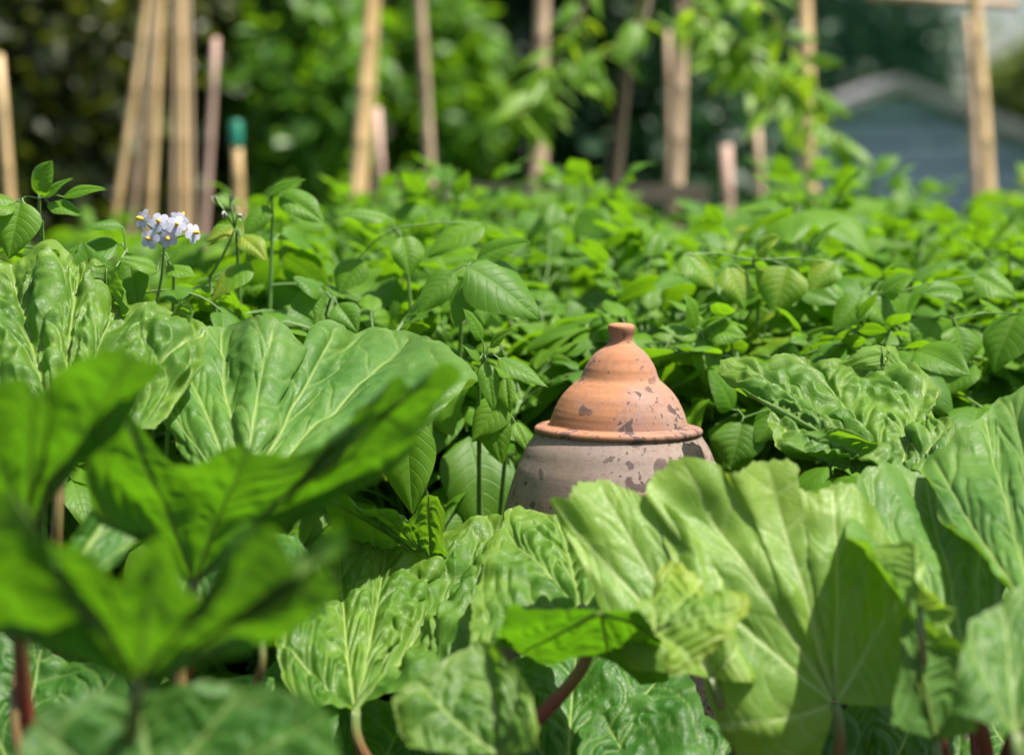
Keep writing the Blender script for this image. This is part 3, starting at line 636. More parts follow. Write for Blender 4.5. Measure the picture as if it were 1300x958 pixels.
# ------------------------------------------------------------------ clay forcer
def clay_material(name, body):
    m, nt = new_mat(name)
    co = N(nt, 'ShaderNodeTexCoord')
    ob = co.outputs['Object']
    n1 = N(nt, 'ShaderNodeTexNoise', i_Scale=8.0, i_Detail=6.0, i_Roughness=0.62); L(nt, ob, n1.inputs['Vector'])
    mp = N(nt, 'ShaderNodeMapping'); mp.inputs['Scale'].default_value = (4, 4, 60); L(nt, ob, mp.inputs[0])
    n2 = N(nt, 'ShaderNodeTexNoise', i_Scale=1.0, i_Detail=3.0); L(nt, mp.outputs[0], n2.inputs['Vector'])
    n3 = N(nt, 'ShaderNodeTexNoise', i_Scale=120.0, i_Detail=3.0); L(nt, ob, n3.inputs['Vector'])
    n4 = N(nt, 'ShaderNodeTexNoise', i_Scale=16.0, i_Detail=5.0); L(nt, ob, n4.inputs['Vector'])
    sx = N(nt, 'ShaderNodeSeparateXYZ'); L(nt, ob, sx.inputs[0])
    if body:
        c = mixc(nt, ramp(nt, n1.outputs[0], [(0.36, (0, 0, 0)), (0.66, (1, 1, 1))]).outputs[0], (0.20, 0.138, 0.112), (0.32, 0.25, 0.215))
        f = math_(nt, 'MULTIPLY', ramp(nt, n4.outputs[0], [(0.5, (0, 0, 0)), (0.62, (1, 1, 1))]).outputs[0], ramp(nt, sx.outputs[2], [(0.36, (1, 1, 1)), (0.45, (0.15, 0.15, 0.15))]).outputs[0])
        c = mixc(nt, f, c, (0.35, 0.20, 0.085))
        c = mixc(nt, math_(nt, 'MULTIPLY', ramp(nt, n2.outputs[0], [(0.45, (0, 0, 0)), (0.7, (1, 1, 1))]).outputs[0], 0.25), c, (0.36, 0.22, 0.16))
    else:
        c = mixc(nt, ramp(nt, n2.outputs[0], [(0.3, (0, 0, 0)), (0.7, (1, 1, 1))]).outputs[0], (0.31, 0.130, 0.062), (0.45, 0.205, 0.095))
        # grey bloom, stronger to the right
        f = math_(nt, 'ADD', n1.outputs[0], math_(nt, 'MULTIPLY_ADD', sx.outputs[0], 1.1, 0.03))
        c = mixc(nt, math_(nt, 'MULTIPLY', ramp(nt, f, [(0.46, (0, 0, 0)), (0.66, (1, 1, 1))]).outputs[0], 0.8), c, (0.27, 0.16, 0.13))
    c = mixc(nt, math_(nt, 'MULTIPLY', ramp(nt, n3.outputs[0], [(0.5, (0, 0, 0)), (0.75, (1, 1, 1))]).outputs[0], 0.45), c, (0.16, 0.11, 0.09))
    c = mixc(nt, math_(nt, 'MULTIPLY', ramp(nt, n4.outputs[0], [(0.55, (0, 0, 0)), (0.72, (1, 1, 1))]).outputs[0], 0.4), c, (0.40, 0.31, 0.25))
    # lichen blotches in three sizes
    dis = N(nt, 'ShaderNodeVectorMath', operation='MULTIPLY_ADD')
    n5 = N(nt, 'ShaderNodeTexNoise', i_Scale=45.0, i_Detail=3.0); L(nt, ob, n5.inputs['Vector'])
    L(nt, n5.outputs['Color'], dis.inputs[0]); dis.inputs[1].default_value = (0.034,) * 3; L(nt, ob, dis.inputs[2])
    ledge = math_(nt, 'MULTIPLY', ramp(nt, sx.outputs[2], [(0.006, (1, 1, 1)), (0.016, (0, 0, 0))]).outputs[0], 0.22)
    tot = None
    for sc, th, pr in ((30.0, 0.32, 0.80), (60.0, 0.28, 0.80), (220.0, 0.25, 0.76)):
        v = N(nt, 'ShaderNodeTexVoronoi', i_Scale=sc, i_Randomness=1.0); L(nt, dis.outputs[0], v.inputs['Vector'])
        sc_ = N(nt, 'ShaderNodeSeparateColor'); L(nt, v.outputs['Color'], sc_.inputs[0])
        pick = math_(nt, 'GREATER_THAN', math_(nt, 'ADD', math_(nt, 'ADD', sc_.outputs[0], 0.0 if body else ledge), math_(nt, 'MULTIPLY', sx.outputs[0], 0.75 if not body else 0.45)), pr + (-0.05 if body else 0.05))
        spot = ramp(nt, v.outputs['Distance'], [(th - 0.07, (1, 1, 1)), (th, (0, 0, 0))]).outputs[0]
        s_ = math_(nt, 'MULTIPLY', pick, spot)
        tot = s_ if tot is None else math_(nt, 'MAXIMUM', tot, s_)
    for sc, th in ((34.0, 0.66), (85.0, 0.69)):
        nb = N(nt, 'ShaderNodeTexNoise', i_Scale=sc, i_Detail=2.5, i_Roughness=0.45); L(nt, ob, nb.inputs['Vector'])
        q = math_(nt, 'ADD', nb.outputs[0], math_(nt, 'MULTIPLY_ADD', n1.outputs[0], 0.22, -0.11))
        q = math_(nt, 'ADD', q, math_(nt, 'MULTIPLY_ADD', sx.outputs[0], 0.45, 0.035 if body else 0.0))
        if not body: q = math_(nt, 'ADD', q, math_(nt, 'MULTIPLY', ledge, 0.25))
        q = ramp(nt, q, [(th, (0, 0, 0)), (th + 0.012, (1, 1, 1))]).outputs[0]
        tot = math_(nt, 'MAXIMUM', tot, q)
    if not body: c = mixc(nt, math_(nt, 'MULTIPLY', ramp(nt, sx.outputs[2], [(0.003, (1, 1, 1)), (0.028, (0, 0, 0))]).outputs[0], math_(nt, 'MULTIPLY', n4.outputs[0], 0.75)), c, (0.20, 0.115, 0.085))
    else: c = mixc(nt, math_(nt, 'MULTIPLY', ramp(nt, n4.outputs[0], [(0.42, (0, 0, 0)), (0.62, (1, 1, 1))]).outputs[0], 0.3), c, (0.13, 0.105, 0.09))
    fade = ramp(nt, n1.outputs[0], [(0.35, (0.3, 0.3, 0.3)), (0.62, (0.92, 0.92, 0.92))]).outputs[0]
    c = mixc(nt, math_(nt, 'MULTIPLY', tot, fade), c, (0.075, 0.05, 0.046))
    h = math_(nt, 'ADD', math_(nt, 'MULTIPLY', n2.outputs[0], 0.8), math_(nt, 'MULTIPLY', n3.outputs[0], 0.35))
    h = math_(nt, 'ADD', h, math_(nt, 'MULTIPLY', tot, 0.25))
    b = N(nt, 'ShaderNodeBump', i_Strength=0.4, i_Distance=0.0018); L(nt, h, b.inputs['Height'])
    p = N(nt, 'ShaderNodeBsdfPrincipled', i_Roughness=0.82); L(nt, c, p.inputs['Base Color']); L(nt, b.outputs[0], p.inputs['Normal'])
    p.inputs['Specular IOR Level'].default_value = 0.25
    o = N(nt, 'ShaderNodeOutputMaterial'); L(nt, p.outputs[0], o.inputs[0])
    return m
M_POT = clay_material('weathered_clay_pot', True)
M_LID = clay_material('terracotta_lid', False)

def smooth_prof(pts, sub=6):
    P = np.array([(a, b, 0.0) for a, b in pts])
    t = np.linspace(0, len(P) - 1, (len(P) - 1) * sub + 1)
    return [(max(0, q[0]), q[1]) for q in catmull(P, t)]
ZF = 3.74
S = ZF / F                                   # metres per pixel there
lipc = at(784.5, 545.0, ZF)
forcer = empty('rhubarb_forcer', (lipc[0] - 0.008, lipc[1], 0.0), 'terracotta rhubarb forcer with bell shaped lid and grey lichen blotched body', 'clay pot', rot=(0, R(1.0), 0))
lz = lipc[2]
pot = [(104 * S, lz - 4 * S), (108 * S, lz - 10 * S), (116 * S, lz - 22 * S), (122 * S, lz - 36 * S), (128 * S, lz - 50 * S), (132 * S, lz - 63 * S), (139 * S, lz - 90 * S), (147 * S, lz - 130 * S), (152 * S, lz - 180 * S), (152 * S, lz - 230 * S), (148 * S, lz - 290 * S), (141 * S, 0.02), (137 * S, 0.004)]
mb = MB(); pf = smooth_prof(pot)
mb.lathe([(96 * S, lz - 30 * S), (96 * S, lz - 6 * S), (100 * S, lz - 2.5 * S)] + pf)
V0 = mb.v[0]; a_ = np.arctan2(V0[:, 1], V0[:, 0])
V0[:, :2] *= (1 + 0.006 * noise(np.stack([np.cos(a_) * 2, np.sin(a_) * 2, V0[:, 2] * 9], 1)))[:, None]
mb.f.reverse(); mb.f = [tuple(reversed(x)) for x in mb.f]
body = mb.build('pot_body', [M_POT], forcer)
lid_p = [(98 * S, -5 * S), (103 * S, -5.2 * S), (106.5 * S, -3 * S), (107.3 * S, 0.2 * S), (105.5 * S, 3.4 * S), (100.5 * S, 5 * S), (94 * S, 5.2 * S), (89.2 * S, 6.3 * S), (87.6 * S, 9.5 * S), (84.8 * S, 18.5 * S), (82.3 * S, 25 * S), (79 * S, 32 * S), (75.2 * S, 39 * S), (70.6 * S, 45.6 * S), (64.5 * S, 52.5 * S), (57.5 * S, 59 * S), (52.6 * S, 62.8 * S), (50 * S, 66 * S), (48.3 * S, 69.5 * S), (46.8 * S, 73.5 * S), (44.4 * S, 80 * S), (41 * S, 86.3 * S), (36.4 * S, 93 * S), (30 * S, 100 * S), (23.5 * S, 105 * S), (18.2 * S, 108.6 * S), (16.2 * S, 110.5 * S)]
mb = MB(); mb.lathe(smooth_prof(lid_p)); mb.f = [tuple(reversed(x)) for x in mb.f]
V0 = mb.v[0]; a_ = np.arctan2(V0[:, 1], V0[:, 0])
V0[:, :2] *= (1 + 0.006 * noise(np.stack([np.cos(a_) * 1.7, np.sin(a_) * 1.7, V0[:, 2] * 14], 1)) + 0.0007 * np.sin(V0[:, 2] * 700 + a_))[:, None]
V0[:, 2] += 0.0016 * noise(np.stack([np.cos(a_) * 2.2, np.sin(a_) * 2.2, a_ * 0], 1))
V0[:, 0] += V0[:, 2] * 0.012
lid = mb.build('lid', [M_LID], forcer); lid.location = (0, 0, lz)
kn = [(16.2 * S, 110.5 * S), (15.2 * S, 112.5 * S), (14.8 * S, 115 * S), (15.6 * S, 120 * S), (17 * S, 125 * S), (17.6 * S, 129 * S), (16.8 * S, 132.5 * S), (13.5 * S, 134.6 * S), (8 * S, 135.2 * S), (0.02 * S, 135.0 * S)]
mb = MB(); mb.lathe(smooth_prof(kn), 64); mb.f = [tuple(reversed(x)) for x in mb.f]
V0 = mb.v[0]; V0[:, 0] += V0[:, 2] * 0.012
mb.build('knob', [M_LID], lid)

# ------------------------------------------------------------------ ground
mb = MB()
xs = np.concatenate([[-900, -200, -60, -20], np.linspace(-8, 8, 81), [20, 60, 200, 900]])
ys = np.concatenate([[-60, -10, -3], np.linspace(0, 16, 81), [20, 30, 60, 150, 400, 1500]])
gx, gy = np.meshgrid(xs, ys, indexing='ij')
gz = 0.03 * fbm(np.stack([gx * 1.4, gy * 1.4, gx * 0], 2), 3) - 0.02
gz = np.where((np.abs(gx) > 9) | (gy > 17) | (gy < -1), -0.02, gz)
nx, ny = len(xs), len(ys)
ii = np.arange(nx * ny).reshape(nx, ny)
mb.add(np.stack([gx, gy, gz], 2).reshape(-1, 3), np.stack([ii[:-1, :-1].ravel(), ii[1:, :-1].ravel(), ii[1:, 1:].ravel(), ii[:-1, 1:].ravel()], 1))
def ground_material():
    m, nt = new_mat('soil_and_grass')
    co = N(nt, 'ShaderNodeTexCoord'); sx = N(nt, 'ShaderNodeSeparateXYZ'); L(nt, co.outputs['Object'], sx.inputs[0])
    n = N(nt, 'ShaderNodeTexNoise', i_Scale=14.0, i_Detail=6.0); L(nt, co.outputs['Object'], n.inputs['Vector'])
    n2 = N(nt, 'ShaderNodeTexNoise', i_Scale=1.5, i_Detail=6.0); L(nt, co.outputs['Object'], n2.inputs['Vector'])
    soil = mixc(nt, n.outputs[0], (0.012, 0.008, 0.005), (0.045, 0.03, 0.02))
    grass = mixc(nt, n.outputs[0], (0.03, 0.07, 0.012), (0.07, 0.13, 0.025))
    f = math_(nt, 'GREATER_THAN', math_(nt, 'MULTIPLY_ADD', n2.outputs[0], 1.2, sx.outputs[1]), 8.6)
    p = N(nt, 'ShaderNodeBsdfPrincipled', i_Roughness=0.95); L(nt, mixc(nt, f, soil, grass), p.inputs['Base Color'])
    b = N(nt, 'ShaderNodeBump', i_Strength=1.0, i_Distance=0.02); L(nt, n.outputs[0], b.inputs['Height']); L(nt, b.outputs[0], p.inputs['Normal'])
    o = N(nt, 'ShaderNodeOutputMaterial'); L(nt, p.outputs[0], o.inputs[0])
    return m
tag(mb.build('ground', [ground_material()]), kind='structure')

# ------------------------------------------------------------------ potatoes
def leaflet_grid(Lh, W, fold, droop, nu, nv, rg, pucker=0.0):
    """leaflet along +Y, upper side +Z"""
    t = np.linspace(0, 1, nu)
    x = np.linspace(-1, 1, nv)
    T, X = np.meshgrid(t, x, indexing='ij')
    prof = (np.sin(np.pi * np.clip(T, 0, 1) ** 0.72) ** 0.85) * (1 - 0.25 * T) 
    prof = prof / prof.max() * (W / 2)
    asym = 1 + 0.08 * rg.uniform(-1, 1) * X
    px = X * prof * asym
    wav = 0.04 * W * np.sin(T * rg.uniform(7, 11) + rg.uniform(0, 6) + (X > 0) * 2.0) * np.abs(X) ** 2
    pz = np.abs(px) * math.tan(fold) - (np.abs(X) ** 2.2) * prof * 0.35 + wav
    py = T * Lh
    if pucker:
        s = T * 7.5 - np.abs(X) ** 1.3 * 1.9
        fr = np.abs(s - np.floor(s) - 0.5) * 2
        pz = pz + pucker * (1 - fr ** 3) * np.minimum(np.abs(X) * 3, 1) * np.clip(1.3 - np.abs(X), 0, 1) * np.sin(np.pi * T) ** 0.5
    ang = droop * T
    yy = np.where(abs(droop) > 1e-3, np.sin(ang) / (droop if abs(droop) > 1e-3 else 1) * Lh, py)
    zz = -np.where(abs(droop) > 1e-3, (1 - np.cos(ang)) / (droop if abs(droop) > 1e-3 else 1) * Lh, 0)
    tw = rg.uniform(-0.25, 0.25) * T
    px2 = px * np.cos(tw) - pz * np.sin(tw); pz2 = px * np.sin(tw) + pz * np.cos(tw)
    P = np.stack([px2, yy + pz2 * np.sin(ang), zz + pz2 * np.cos(ang)], 2).reshape(-1, 3)
    i = np.arange(nu * nv).reshape(nu, nv)
    q = np.stack([i[:-1, :-1].ravel(), i[:-1, 1:].ravel(), i[1:, 1:].ravel(), i[1:, :-1].ravel()], 1)
    return P, q, np.stack([(X.ravel() + 1) / 2, T.ravel()], 1)

def frame(d, up):
    d = d / np.linalg.norm(d)
    r = np.cross(d, up); r /= np.linalg.norm(r) + 1e-9
    u = np.cross(r, d)
    return np.stack([r, d, u], 1)    # columns: X, Y, Z

def compound_leaf(mb, Lr, rg, nu=11, nv=7, M=np.eye(3), off=np.zeros(3), droop=1.0, pairs=None):
    """rachis along +Y, arching; leaflets in pairs and a terminal one"""
    k = 9
    t = np.linspace(0, 1, k)
    ang = droop * t ** 1.4
    step = Lr / (k - 1)
    dy = np.cumsum(np.cos(ang)) * step - step; dz = -np.cumsum(np.sin(ang)) * step
    pts = np.stack([0.02 * Lr * np.sin(t * 5), dy, dz], 1)
    mb.tube(pts @ M.T + off, np.linspace(0.0026, 0.0013, k), 5, 1, False)
    pairs = pairs or rg.choice([2, 3])
    pos = np.linspace(0.38, 0.86, pairs)
    items = [(1.0, 0, rg.uniform(0.48, 0.6) * Lr)]
    for j, p in enumerate(pos):
        sz = (0.34 + 0.10 * j) * Lr * rg.uniform(0.85, 1.15)
        items += [(p + rg.uniform(-.03, .03), -1, sz), (p + rg.uniform(-.03, .03), 1, sz * rg.uniform(0.85, 1.1))]
        if rg.random() < 0.6: items.append((p - 0.1, rg.choice([-1, 1]), 0.08 * Lr))
    for p, s, Ll in items:
        c = np.array([np.interp(p, t, pts[:, a]) for a in range(3)])
        a = np.interp(p, t, ang)
        fwd = np.array([0, math.cos(a), -math.sin(a)]); upv = np.array([0, math.sin(a), math.cos(a)])
        sidev = np.array([1.0, 0, 0])
        if s == 0:
            d = fwd * 1.0 + sidev * rg.uniform(-.15, .15) - upv * rg.uniform(0, .2)
        else:
            d = sidev * s * rg.uniform(0.85, 1.0) + fwd * rg.uniform(0.4, 0.8) + upv * rg.uniform(-0.35, 0.25)
        upj = upv + 0.3 * rg.normal(size=3)
        Fm = frame(d, upj)
        P, q, uv = leaflet_grid(Ll, Ll * rg.uniform(0.58, 0.72), rg.uniform(0.12, 0.5), rg.uniform(0.25, 1.0), nu if Ll > 0.05 else 7, nv, rg, 0.0016 if nu > 9 else 0)
        P[:, 1] += 0.05 * Ll
        mb.add((P @ Fm.T + c) @ M.T + off, q, 0, uv)

rg0 = np.random.default_rng(5)
LEAF = []
for i in range(9):
    m_ = MB(); compound_leaf(m_, 0.22, np.random.default_rng(40 + i), droop=rg0.uniform(0.8, 1.8))
    LEAF.append(m_.mesh('leaf', [M_PO, M_PSTEM]))
YOUNG = []
for i in range(3):
    m_ = MB(); compound_leaf(m_, 0.12, np.random.default_rng(80 + i), droop=rg0.uniform(-0.2, 0.4), pairs=2)
    YOUNG.append(m_.mesh('leaf', [M_PO, M_PSTEM]))

def stem_path(rg, h, lean, az):
    t = np.linspace(0, 1, 9)[:, None]
    dirv = np.array([math.cos(az), math.sin(az), 0])
    p = dirv * (t ** 1.3) * lean + np.array([0, 0, 1.0]) * t * h
    p[:, :2] += 0.012 * np.sin(t * 5 + rg.random() * 6)
    return p

def leaf_spots(rg, path, h, n):
    out = []
    az0 = rg.uniform(0, 6.28)
    for k in range(n):
        f = 0.22 + 0.76 * (k / (n - 1)) ** 0.9
        c = np.array([np.interp(f, np.linspace(0, 1, 9), path[:, a]) for a in range(3)])
        az = az0 + k * 2.4 + rg.uniform(-.3, .3)
        el = 0.25 + 0.65 * f + rg.uniform(-.15, .15)
        d = np.array([math.cos(az) * math.cos(el), math.sin(az) * math.cos(el), math.sin(el)])
        sc = (1.12 - 0.3 * max(0, f - 0.7) / 0.3) * rg.uniform(0.7, 1.15) * 1.4
        out.append((c, d, sc, f))
    return out

POTXY = at(784.5, 552.5, 3.74)[:2]
def clear(wp, reach=0.33):
    v = np.asarray(wp)[:2] - POTXY
    return not (np.linalg.norm(v) < reach and wp[2] > 0.12)
def tom(Fm, loc, sc):
    M = Matrix(((*(Fm[0] * sc), loc[0]), (*(Fm[1] * sc), loc[1]), (*(Fm[2] * sc), loc[2]), (0, 0, 0, 1)))
    return M

def detailed_plant(loc, h, seed, label, nstem=4, nleaf=8, group='potato plants in the bed'):
    rg = np.random.default_rng(1000 + seed)
    root = empty('potato_plant', loc, label, 'potato plant', group)
    for s in range(nstem):
        az = 6.28 * s / nstem + rg.uniform(-.5, .5)
        hs = h * rg.uniform(0.82, 1.03)
        path = stem_path(rg, hs, rg.uniform(0.06, 0.2), az)
        m_ = MB(); m_.tube(path, np.linspace(0.0065, 0.003, 9), 7, 0)
        st = m_.build('stem', [M_PSTEM], root)
        for c, d, sc, f in leaf_spots(rg, path, hs, nleaf):
            if not clear(np.array(loc) + c + d * 0.16 * sc, 0.32): continue
            o = bpy.data.objects.new('leaf', LEAF[rg.integers(len(LEAF))]); link(o, st)
            o.matrix_local = tom(frame(d, np.array([0, 0, 1.0]) + 0.15 * rg.normal(size=3)), c, sc)
        for k in range(3):
            o = bpy.data.objects.new('leaf', YOUNG[rg.integers(3)]); link(o, st)
            a = rg.uniform(0, 6.28)
            o.matrix_local = tom(frame(np.array([math.cos(a) * .6, math.sin(a) * .6, 0.9]), np.array([-math.cos(a), -math.sin(a), 0.4])), path[-1], rg.uniform(0.75, 1.1))
    return root

# simpler copies for the blurred rows behind: stem > foliage
STEMS = []
for i in range(6):
    rg = np.random.default_rng(300 + i)
    path = stem_path(rg, 0.74, rg.uniform(0.08, 0.2), 0.0)
    ms = MB(); ms.tube(path, np.linspace(0.0065, 0.003, 9), 6, 0)
    mf = MB()
    for c, d, sc, f in leaf_spots(rg, path, 0.74, 9):
        compound_leaf(mf, 0.22 * sc, rg, 8, 5, frame(d, np.array([0, 0, 1.0]) + 0.15 * rg.normal(size=3)), c, rg.uniform(0.8, 1.7))
    for k in range(3):
        a = rg.uniform(0, 6.28)
        compound_leaf(mf, 0.13, rg, 8, 5, frame(np.array([math.cos(a) * .6, math.sin(a) * .6, 0.9]), np.array([-math.cos(a), -math.sin(a), 0.4])), path[-1], 0.1, 2)
    STEMS.append((ms.mesh('stem', [M_PSTEM]), mf.mesh('foliage', [M_PO, M_PSTEM])))
def back_plant(loc, h, seed, label):
    rg = np.random.default_rng(2000 + seed)
    root = empty('potato_plant', loc, label, 'potato plant', 'potato plants in the bed')
    for s in range(4):
        sm, fm = STEMS[rg.integers(6)]
        st = link(bpy.data.objects.new('stem', sm), root)
        st.rotation_euler = (0, 0, 6.28 * s / 4 + rg.uniform(-.5, .5))
        q = h / 0.74 * rg.uniform(0.85, 1.05)
        st.scale = (q, q, q)
        link(bpy.data.objects.new('foliage', fm), st)
    return root

def pix(p):
    v = np.asarray(p) - CAM
    z = v @ FWD
    return 650 + (v @ RIGHT) / z * F, 434.5 - (v @ UP) / z * F
MARKS = [(5, 'the cane at the left edge'), (165, 'the bunched leaning canes'), (228, 'the upright cane bundle'), (262, 'the thin pinkish cane'), (300, 'the green capped stake'), (450, 'the stout yellow cane'), (481, 'the short pale post'), (541, 'the slim grey cane'), (600, 'the gap after the slim grey cane'), (678, 'the thick brown cane'), (785, 'the sapling trunk'), (857, 'the paired canes'), (922, 'the stubby orange stake'), (963, 'the thin short cane'), (1024, 'the tall cane beside the shed'), (1100, 'the blue shed wall'), (1170, 'the middle of the blue shed wall'), (1250, 'the crossed canes before the shed'), (1310, 'the right end of the shed')]
rowname = ['front row', 'second row', 'third row', 'fourth row', 'fifth row', 'sixth row', 'back row']
ROWS = [(4.16, 0.575), (4.44, 0.645), (4.76, 0.67), (5.12, 0.665), (5.6, 0.68), (6.15, 0.695), (6.75, 0.705)]
used = {}
rp = np.random.default_rng(77)
cnt = 0
for ri, (yy, hh) in enumerate(ROWS):
    half = yy * 650 / F + 0.28
    nn = int(round(2 * half / 0.36))
    for k in range(nn):
        x = -half + (k + 0.5) * 2 * half / nn + rp.uniform(-.06, .06)
        y = yy + rp.uniform(-.08, .08)
        h = hh * rp.uniform(0.87, 1.09)
        pxx, _ = pix((x, y, h))
        h *= 0.86 + 0.14 * min(1, max(0, (pxx - 230) / 160))
        pxc = min(max(pxx, 0), 1300)
        mk = min(MARKS, key=lambda q: abs(q[0] - pxc) + 200 * used.get((ri, q[1]), 0))
        used[(ri, mk[1])] = used.get((ri, mk[1]), 0) + 1
        lab = '%s potato plant in line with %s' % (rowname[ri], mk[1])
        if ri == 0 and abs(pxx - 784) < 60: lab = 'front row potato plant close behind the forcer'
        if ri <= 2: detailed_plant((x, y, 0), h, cnt, lab)
        else: back_plant((x, y, 0), h, cnt, lab)
        cnt += 1


# individually placed leaves at the front of the bed
def hero_leaflet(mb, base, tip, wpx, d, hub, rg, dd=-0.02, org=None, nrm=None, fold=None):
    B = at(base[0], base[1], d); T = at(tip[0], tip[1], d + dd)
    ax = T - B; Ll = np.linalg.norm(ax)
    nn_ = (-FWD * 0.62 + UP * 0.75 + RIGHT * rg.uniform(-.35, .35)) if nrm is None else np.array(nrm, float)
    Fm = frame(ax, nn_)
    droop = rg.uniform(0.25, 0.7)
    W = wpx * d / F * 1.18
    P, q, uv = leaflet_grid(Ll * (1 + droop ** 2 / 8), W, rg.uniform(0.15, 0.4) if fold is None else fold, droop, 27, 19, rg, 0.0015)
    # straighten so that base and tip stay where they are
    e = P.reshape(27, 19, 3)[-1].mean(0); e /= np.linalg.norm(e)
    a = math.atan2(e[2], e[1]); ca, sa = math.cos(-a), math.sin(-a)
    P = np.stack([P[:, 0], P[:, 1] * ca - P[:, 2] * sa, P[:, 1] * sa + P[:, 2] * ca], 1)
    mb.add(P @ Fm.T + B - org, q, 0, uv)
    if hub is not None:
        m_ = (hub + B) / 2 + np.array([0, 0, 0.006])
        mb.tube(np.array([hub, m_, B, B + ax * 0.06]) - org, [0.0017, 0.0014, 0.0012, 0.001], 6, 1, False)

def hero_plant(label, clusters, seed, rootpx=None, rootd=None):
    rg = np.random.default_rng(5000 + seed)
    c0 = clusters[0]
    rp_ = at(rootpx or c0[0][0], 900, rootd or c0[1] + 0.12)
    root = empty('potato_plant', (rp_[0], rp_[1], 0), label, 'potato plant', 'potato plants in the bed')
    g = np.array([rp_[0], rp_[1], 0.0])
    for (hx, hy), d, leaves in clusters:
        hub = at(hx, hy, d)
        top = hub + np.array([rg.uniform(-.02, .02), 0.05, -0.03])
        t = np.linspace(0, 1, 12)[:, None]
        pth = g * (1 - t) ** 2 + 2 * t * (1 - t) * (g * 0.3 + top * 0.7 + np.array([0, 0.04, -0.05])) + t ** 2 * top
        pth = np.concatenate([pth, hub[None]])
        m_ = MB(); m_.tube(pth - g, np.linspace(0.0065, 0.0024, 13), 8, 0)
        st = m_.build('stem', [M_PSTEM], root)
        for f_ in (0.35, 0.5, 0.62, 0.74, 0.84):
            c = np.array([np.interp(f_ * 12, np.arange(13), pth[:, a]) for a in range(3)]) - g
            a_ = rg.uniform(0, 6.28)
            if not clear(g + c, 0.42): continue
            o = link(bpy.data.objects.new('leaf', LEAF[rg.integers(len(LEAF))]), st)
            o.matrix_local = tom(frame(np.array([math.cos(a_), math.sin(a_) * 0.7 + 0.35, rg.uniform(0.1, 0.6)]), np.array([0, -0.1, 1.0])), c, rg.uniform(0.75, 1.0))
        mb = MB()
        for lf in leaves:
            hero_leaflet(mb, lf[0], lf[1], lf[2], lf[3] if len(lf) > 3 else d, hub, rg, org=hub, nrm=lf[4] if len(lf) > 4 else None)
        o = mb.build('leaf', [M_PO, M_PSTEM], st); o.location = hub - g
    return root, g

h1, g1 = hero_plant('potato plant at the left edge, its top leaves standing clear of the bed', [
    ((50, 252), 3.78, [((44, 244), (66, 204), 36), ((58, 250), (92, 227), 22), ((80, 250), (134, 241), 20), ((62, 258), (103, 275), 26), ((20, 256), (-24, 300), 40)]),
    ((30, 258), 3.70, [((27, 256), (12, 328), 52), ((20, 262), (-30, 262), 40)])], 1, 55, 3.95)
h2, g2 = hero_plant('flowering potato plant with a cluster of white yolk-centred blossoms', [
    ((160, 318), 3.82, [((124, 388), (104, 306), 64, 3.72), ((156, 288), (108, 291), 24), ((162, 322), (176, 394), 38), ((150, 310), (60, 345), 44)]),
    ((206, 322), 3.80, [((212, 340), (250, 352), 30), ((215, 330), (232, 318), 20), ((200, 345), (150, 330), 26)])], 2, 190, 3.95)
h3, g3 = hero_plant('potato plant carrying one withered flower head right of the white blossoms', [
    ((300, 292), 3.92, [((318, 334), (268, 386), 44), ((306, 300), (338, 330), 30), ((296, 286), (262, 312), 26)]),
    ((345, 250), 4.05, [((356, 248), (412, 284), 38), ((336, 250), (388, 229), 18), ((340, 262), (312, 300), 30)])], 3, 320, 4.1)
h4, g4 = hero_plant('potato plant with a large half-shaded folded leaf left of the lid knob', [
    ((600, 338), 3.9, [((594, 338), (684, 406), 74, 3.86), ((602, 348), (580, 414), 38, 3.88), ((576, 344), (530, 398), 36, 3.9), ((604, 330), (674, 308), 34)]),
    ((500, 290), 4.1, [((614, 284), (544, 326), 46), ((494, 277), (433, 274), 26), ((455, 328), (430, 374), 42), ((510, 300), (520, 350), 40)]),
    ((420, 378), 3.9, [((388, 366), (400, 406), 40), ((428, 386), (454, 422), 34), ((410, 372), (372, 352), 34)])], 4, 560, 4.15)
h5, g5 = hero_plant('potato plant with a pale drooping shoot just left of the forcer', [
    ((616, 452), 3.72, [((632, 454), (695, 491), 30), ((617, 460), (626, 522), 24), ((612, 432), (588, 393), 26), ((610, 455), (586, 438), 24), ((622, 440), (650, 418), 20)]),
    ((632, 508), 3.80, [((622, 518), (638, 588), 38), ((642, 480), (648, 524), 22), ((654, 536), (670, 574), 20), ((640, 505), (600, 560), 40)]),
    ((512, 530), 3.66, [((516, 528), (524, 652), 62, 3.66, (-0.1, -0.85, 0.5))])], 5, 610, 3.98)
h6, g6 = hero_plant('potato plant with broad leaves just right of the lid knob', [
    ((890, 424), 4.02, [((886, 426), (836, 416), 30), ((893, 432), (906, 498), 36), ((900, 420), (948, 428), 36), ((884, 415), (868, 372), 34)]),
    ((955, 330), 4.1, [((925, 338), (946, 392), 44), ((868, 322), (907, 366), 46), ((1000, 338), (984, 398), 58), ((1062, 334), (1028, 368), 38), ((960, 322), (990, 300), 34)]),
    ((945, 530), 3.92, [((942, 536), (928, 594), 62), ((1000, 520), (960, 560), 50), ((930, 520), (900, 470), 44)])], 6, 940, 4.15)
h7, g7 = hero_plant('potato plant with overlapping round leaves above the right puckered rhubarb leaf', [
    ((1210, 405), 4.0, [((1222, 372), (1168, 374), 32), ((1182, 405), (1164, 450), 40), ((1214, 414), (1226, 464), 52), ((1236, 464), (1194, 502), 44), ((1292, 398), (1262, 472), 62)]),
    ((1110, 380), 4.1, [((1100, 372), (1130, 420), 48), ((1120, 372), (1160, 350), 40), ((1095, 378), (1060, 420), 44), ((1240, 350), (1290, 380), 46)])], 7, 1180, 4.15)

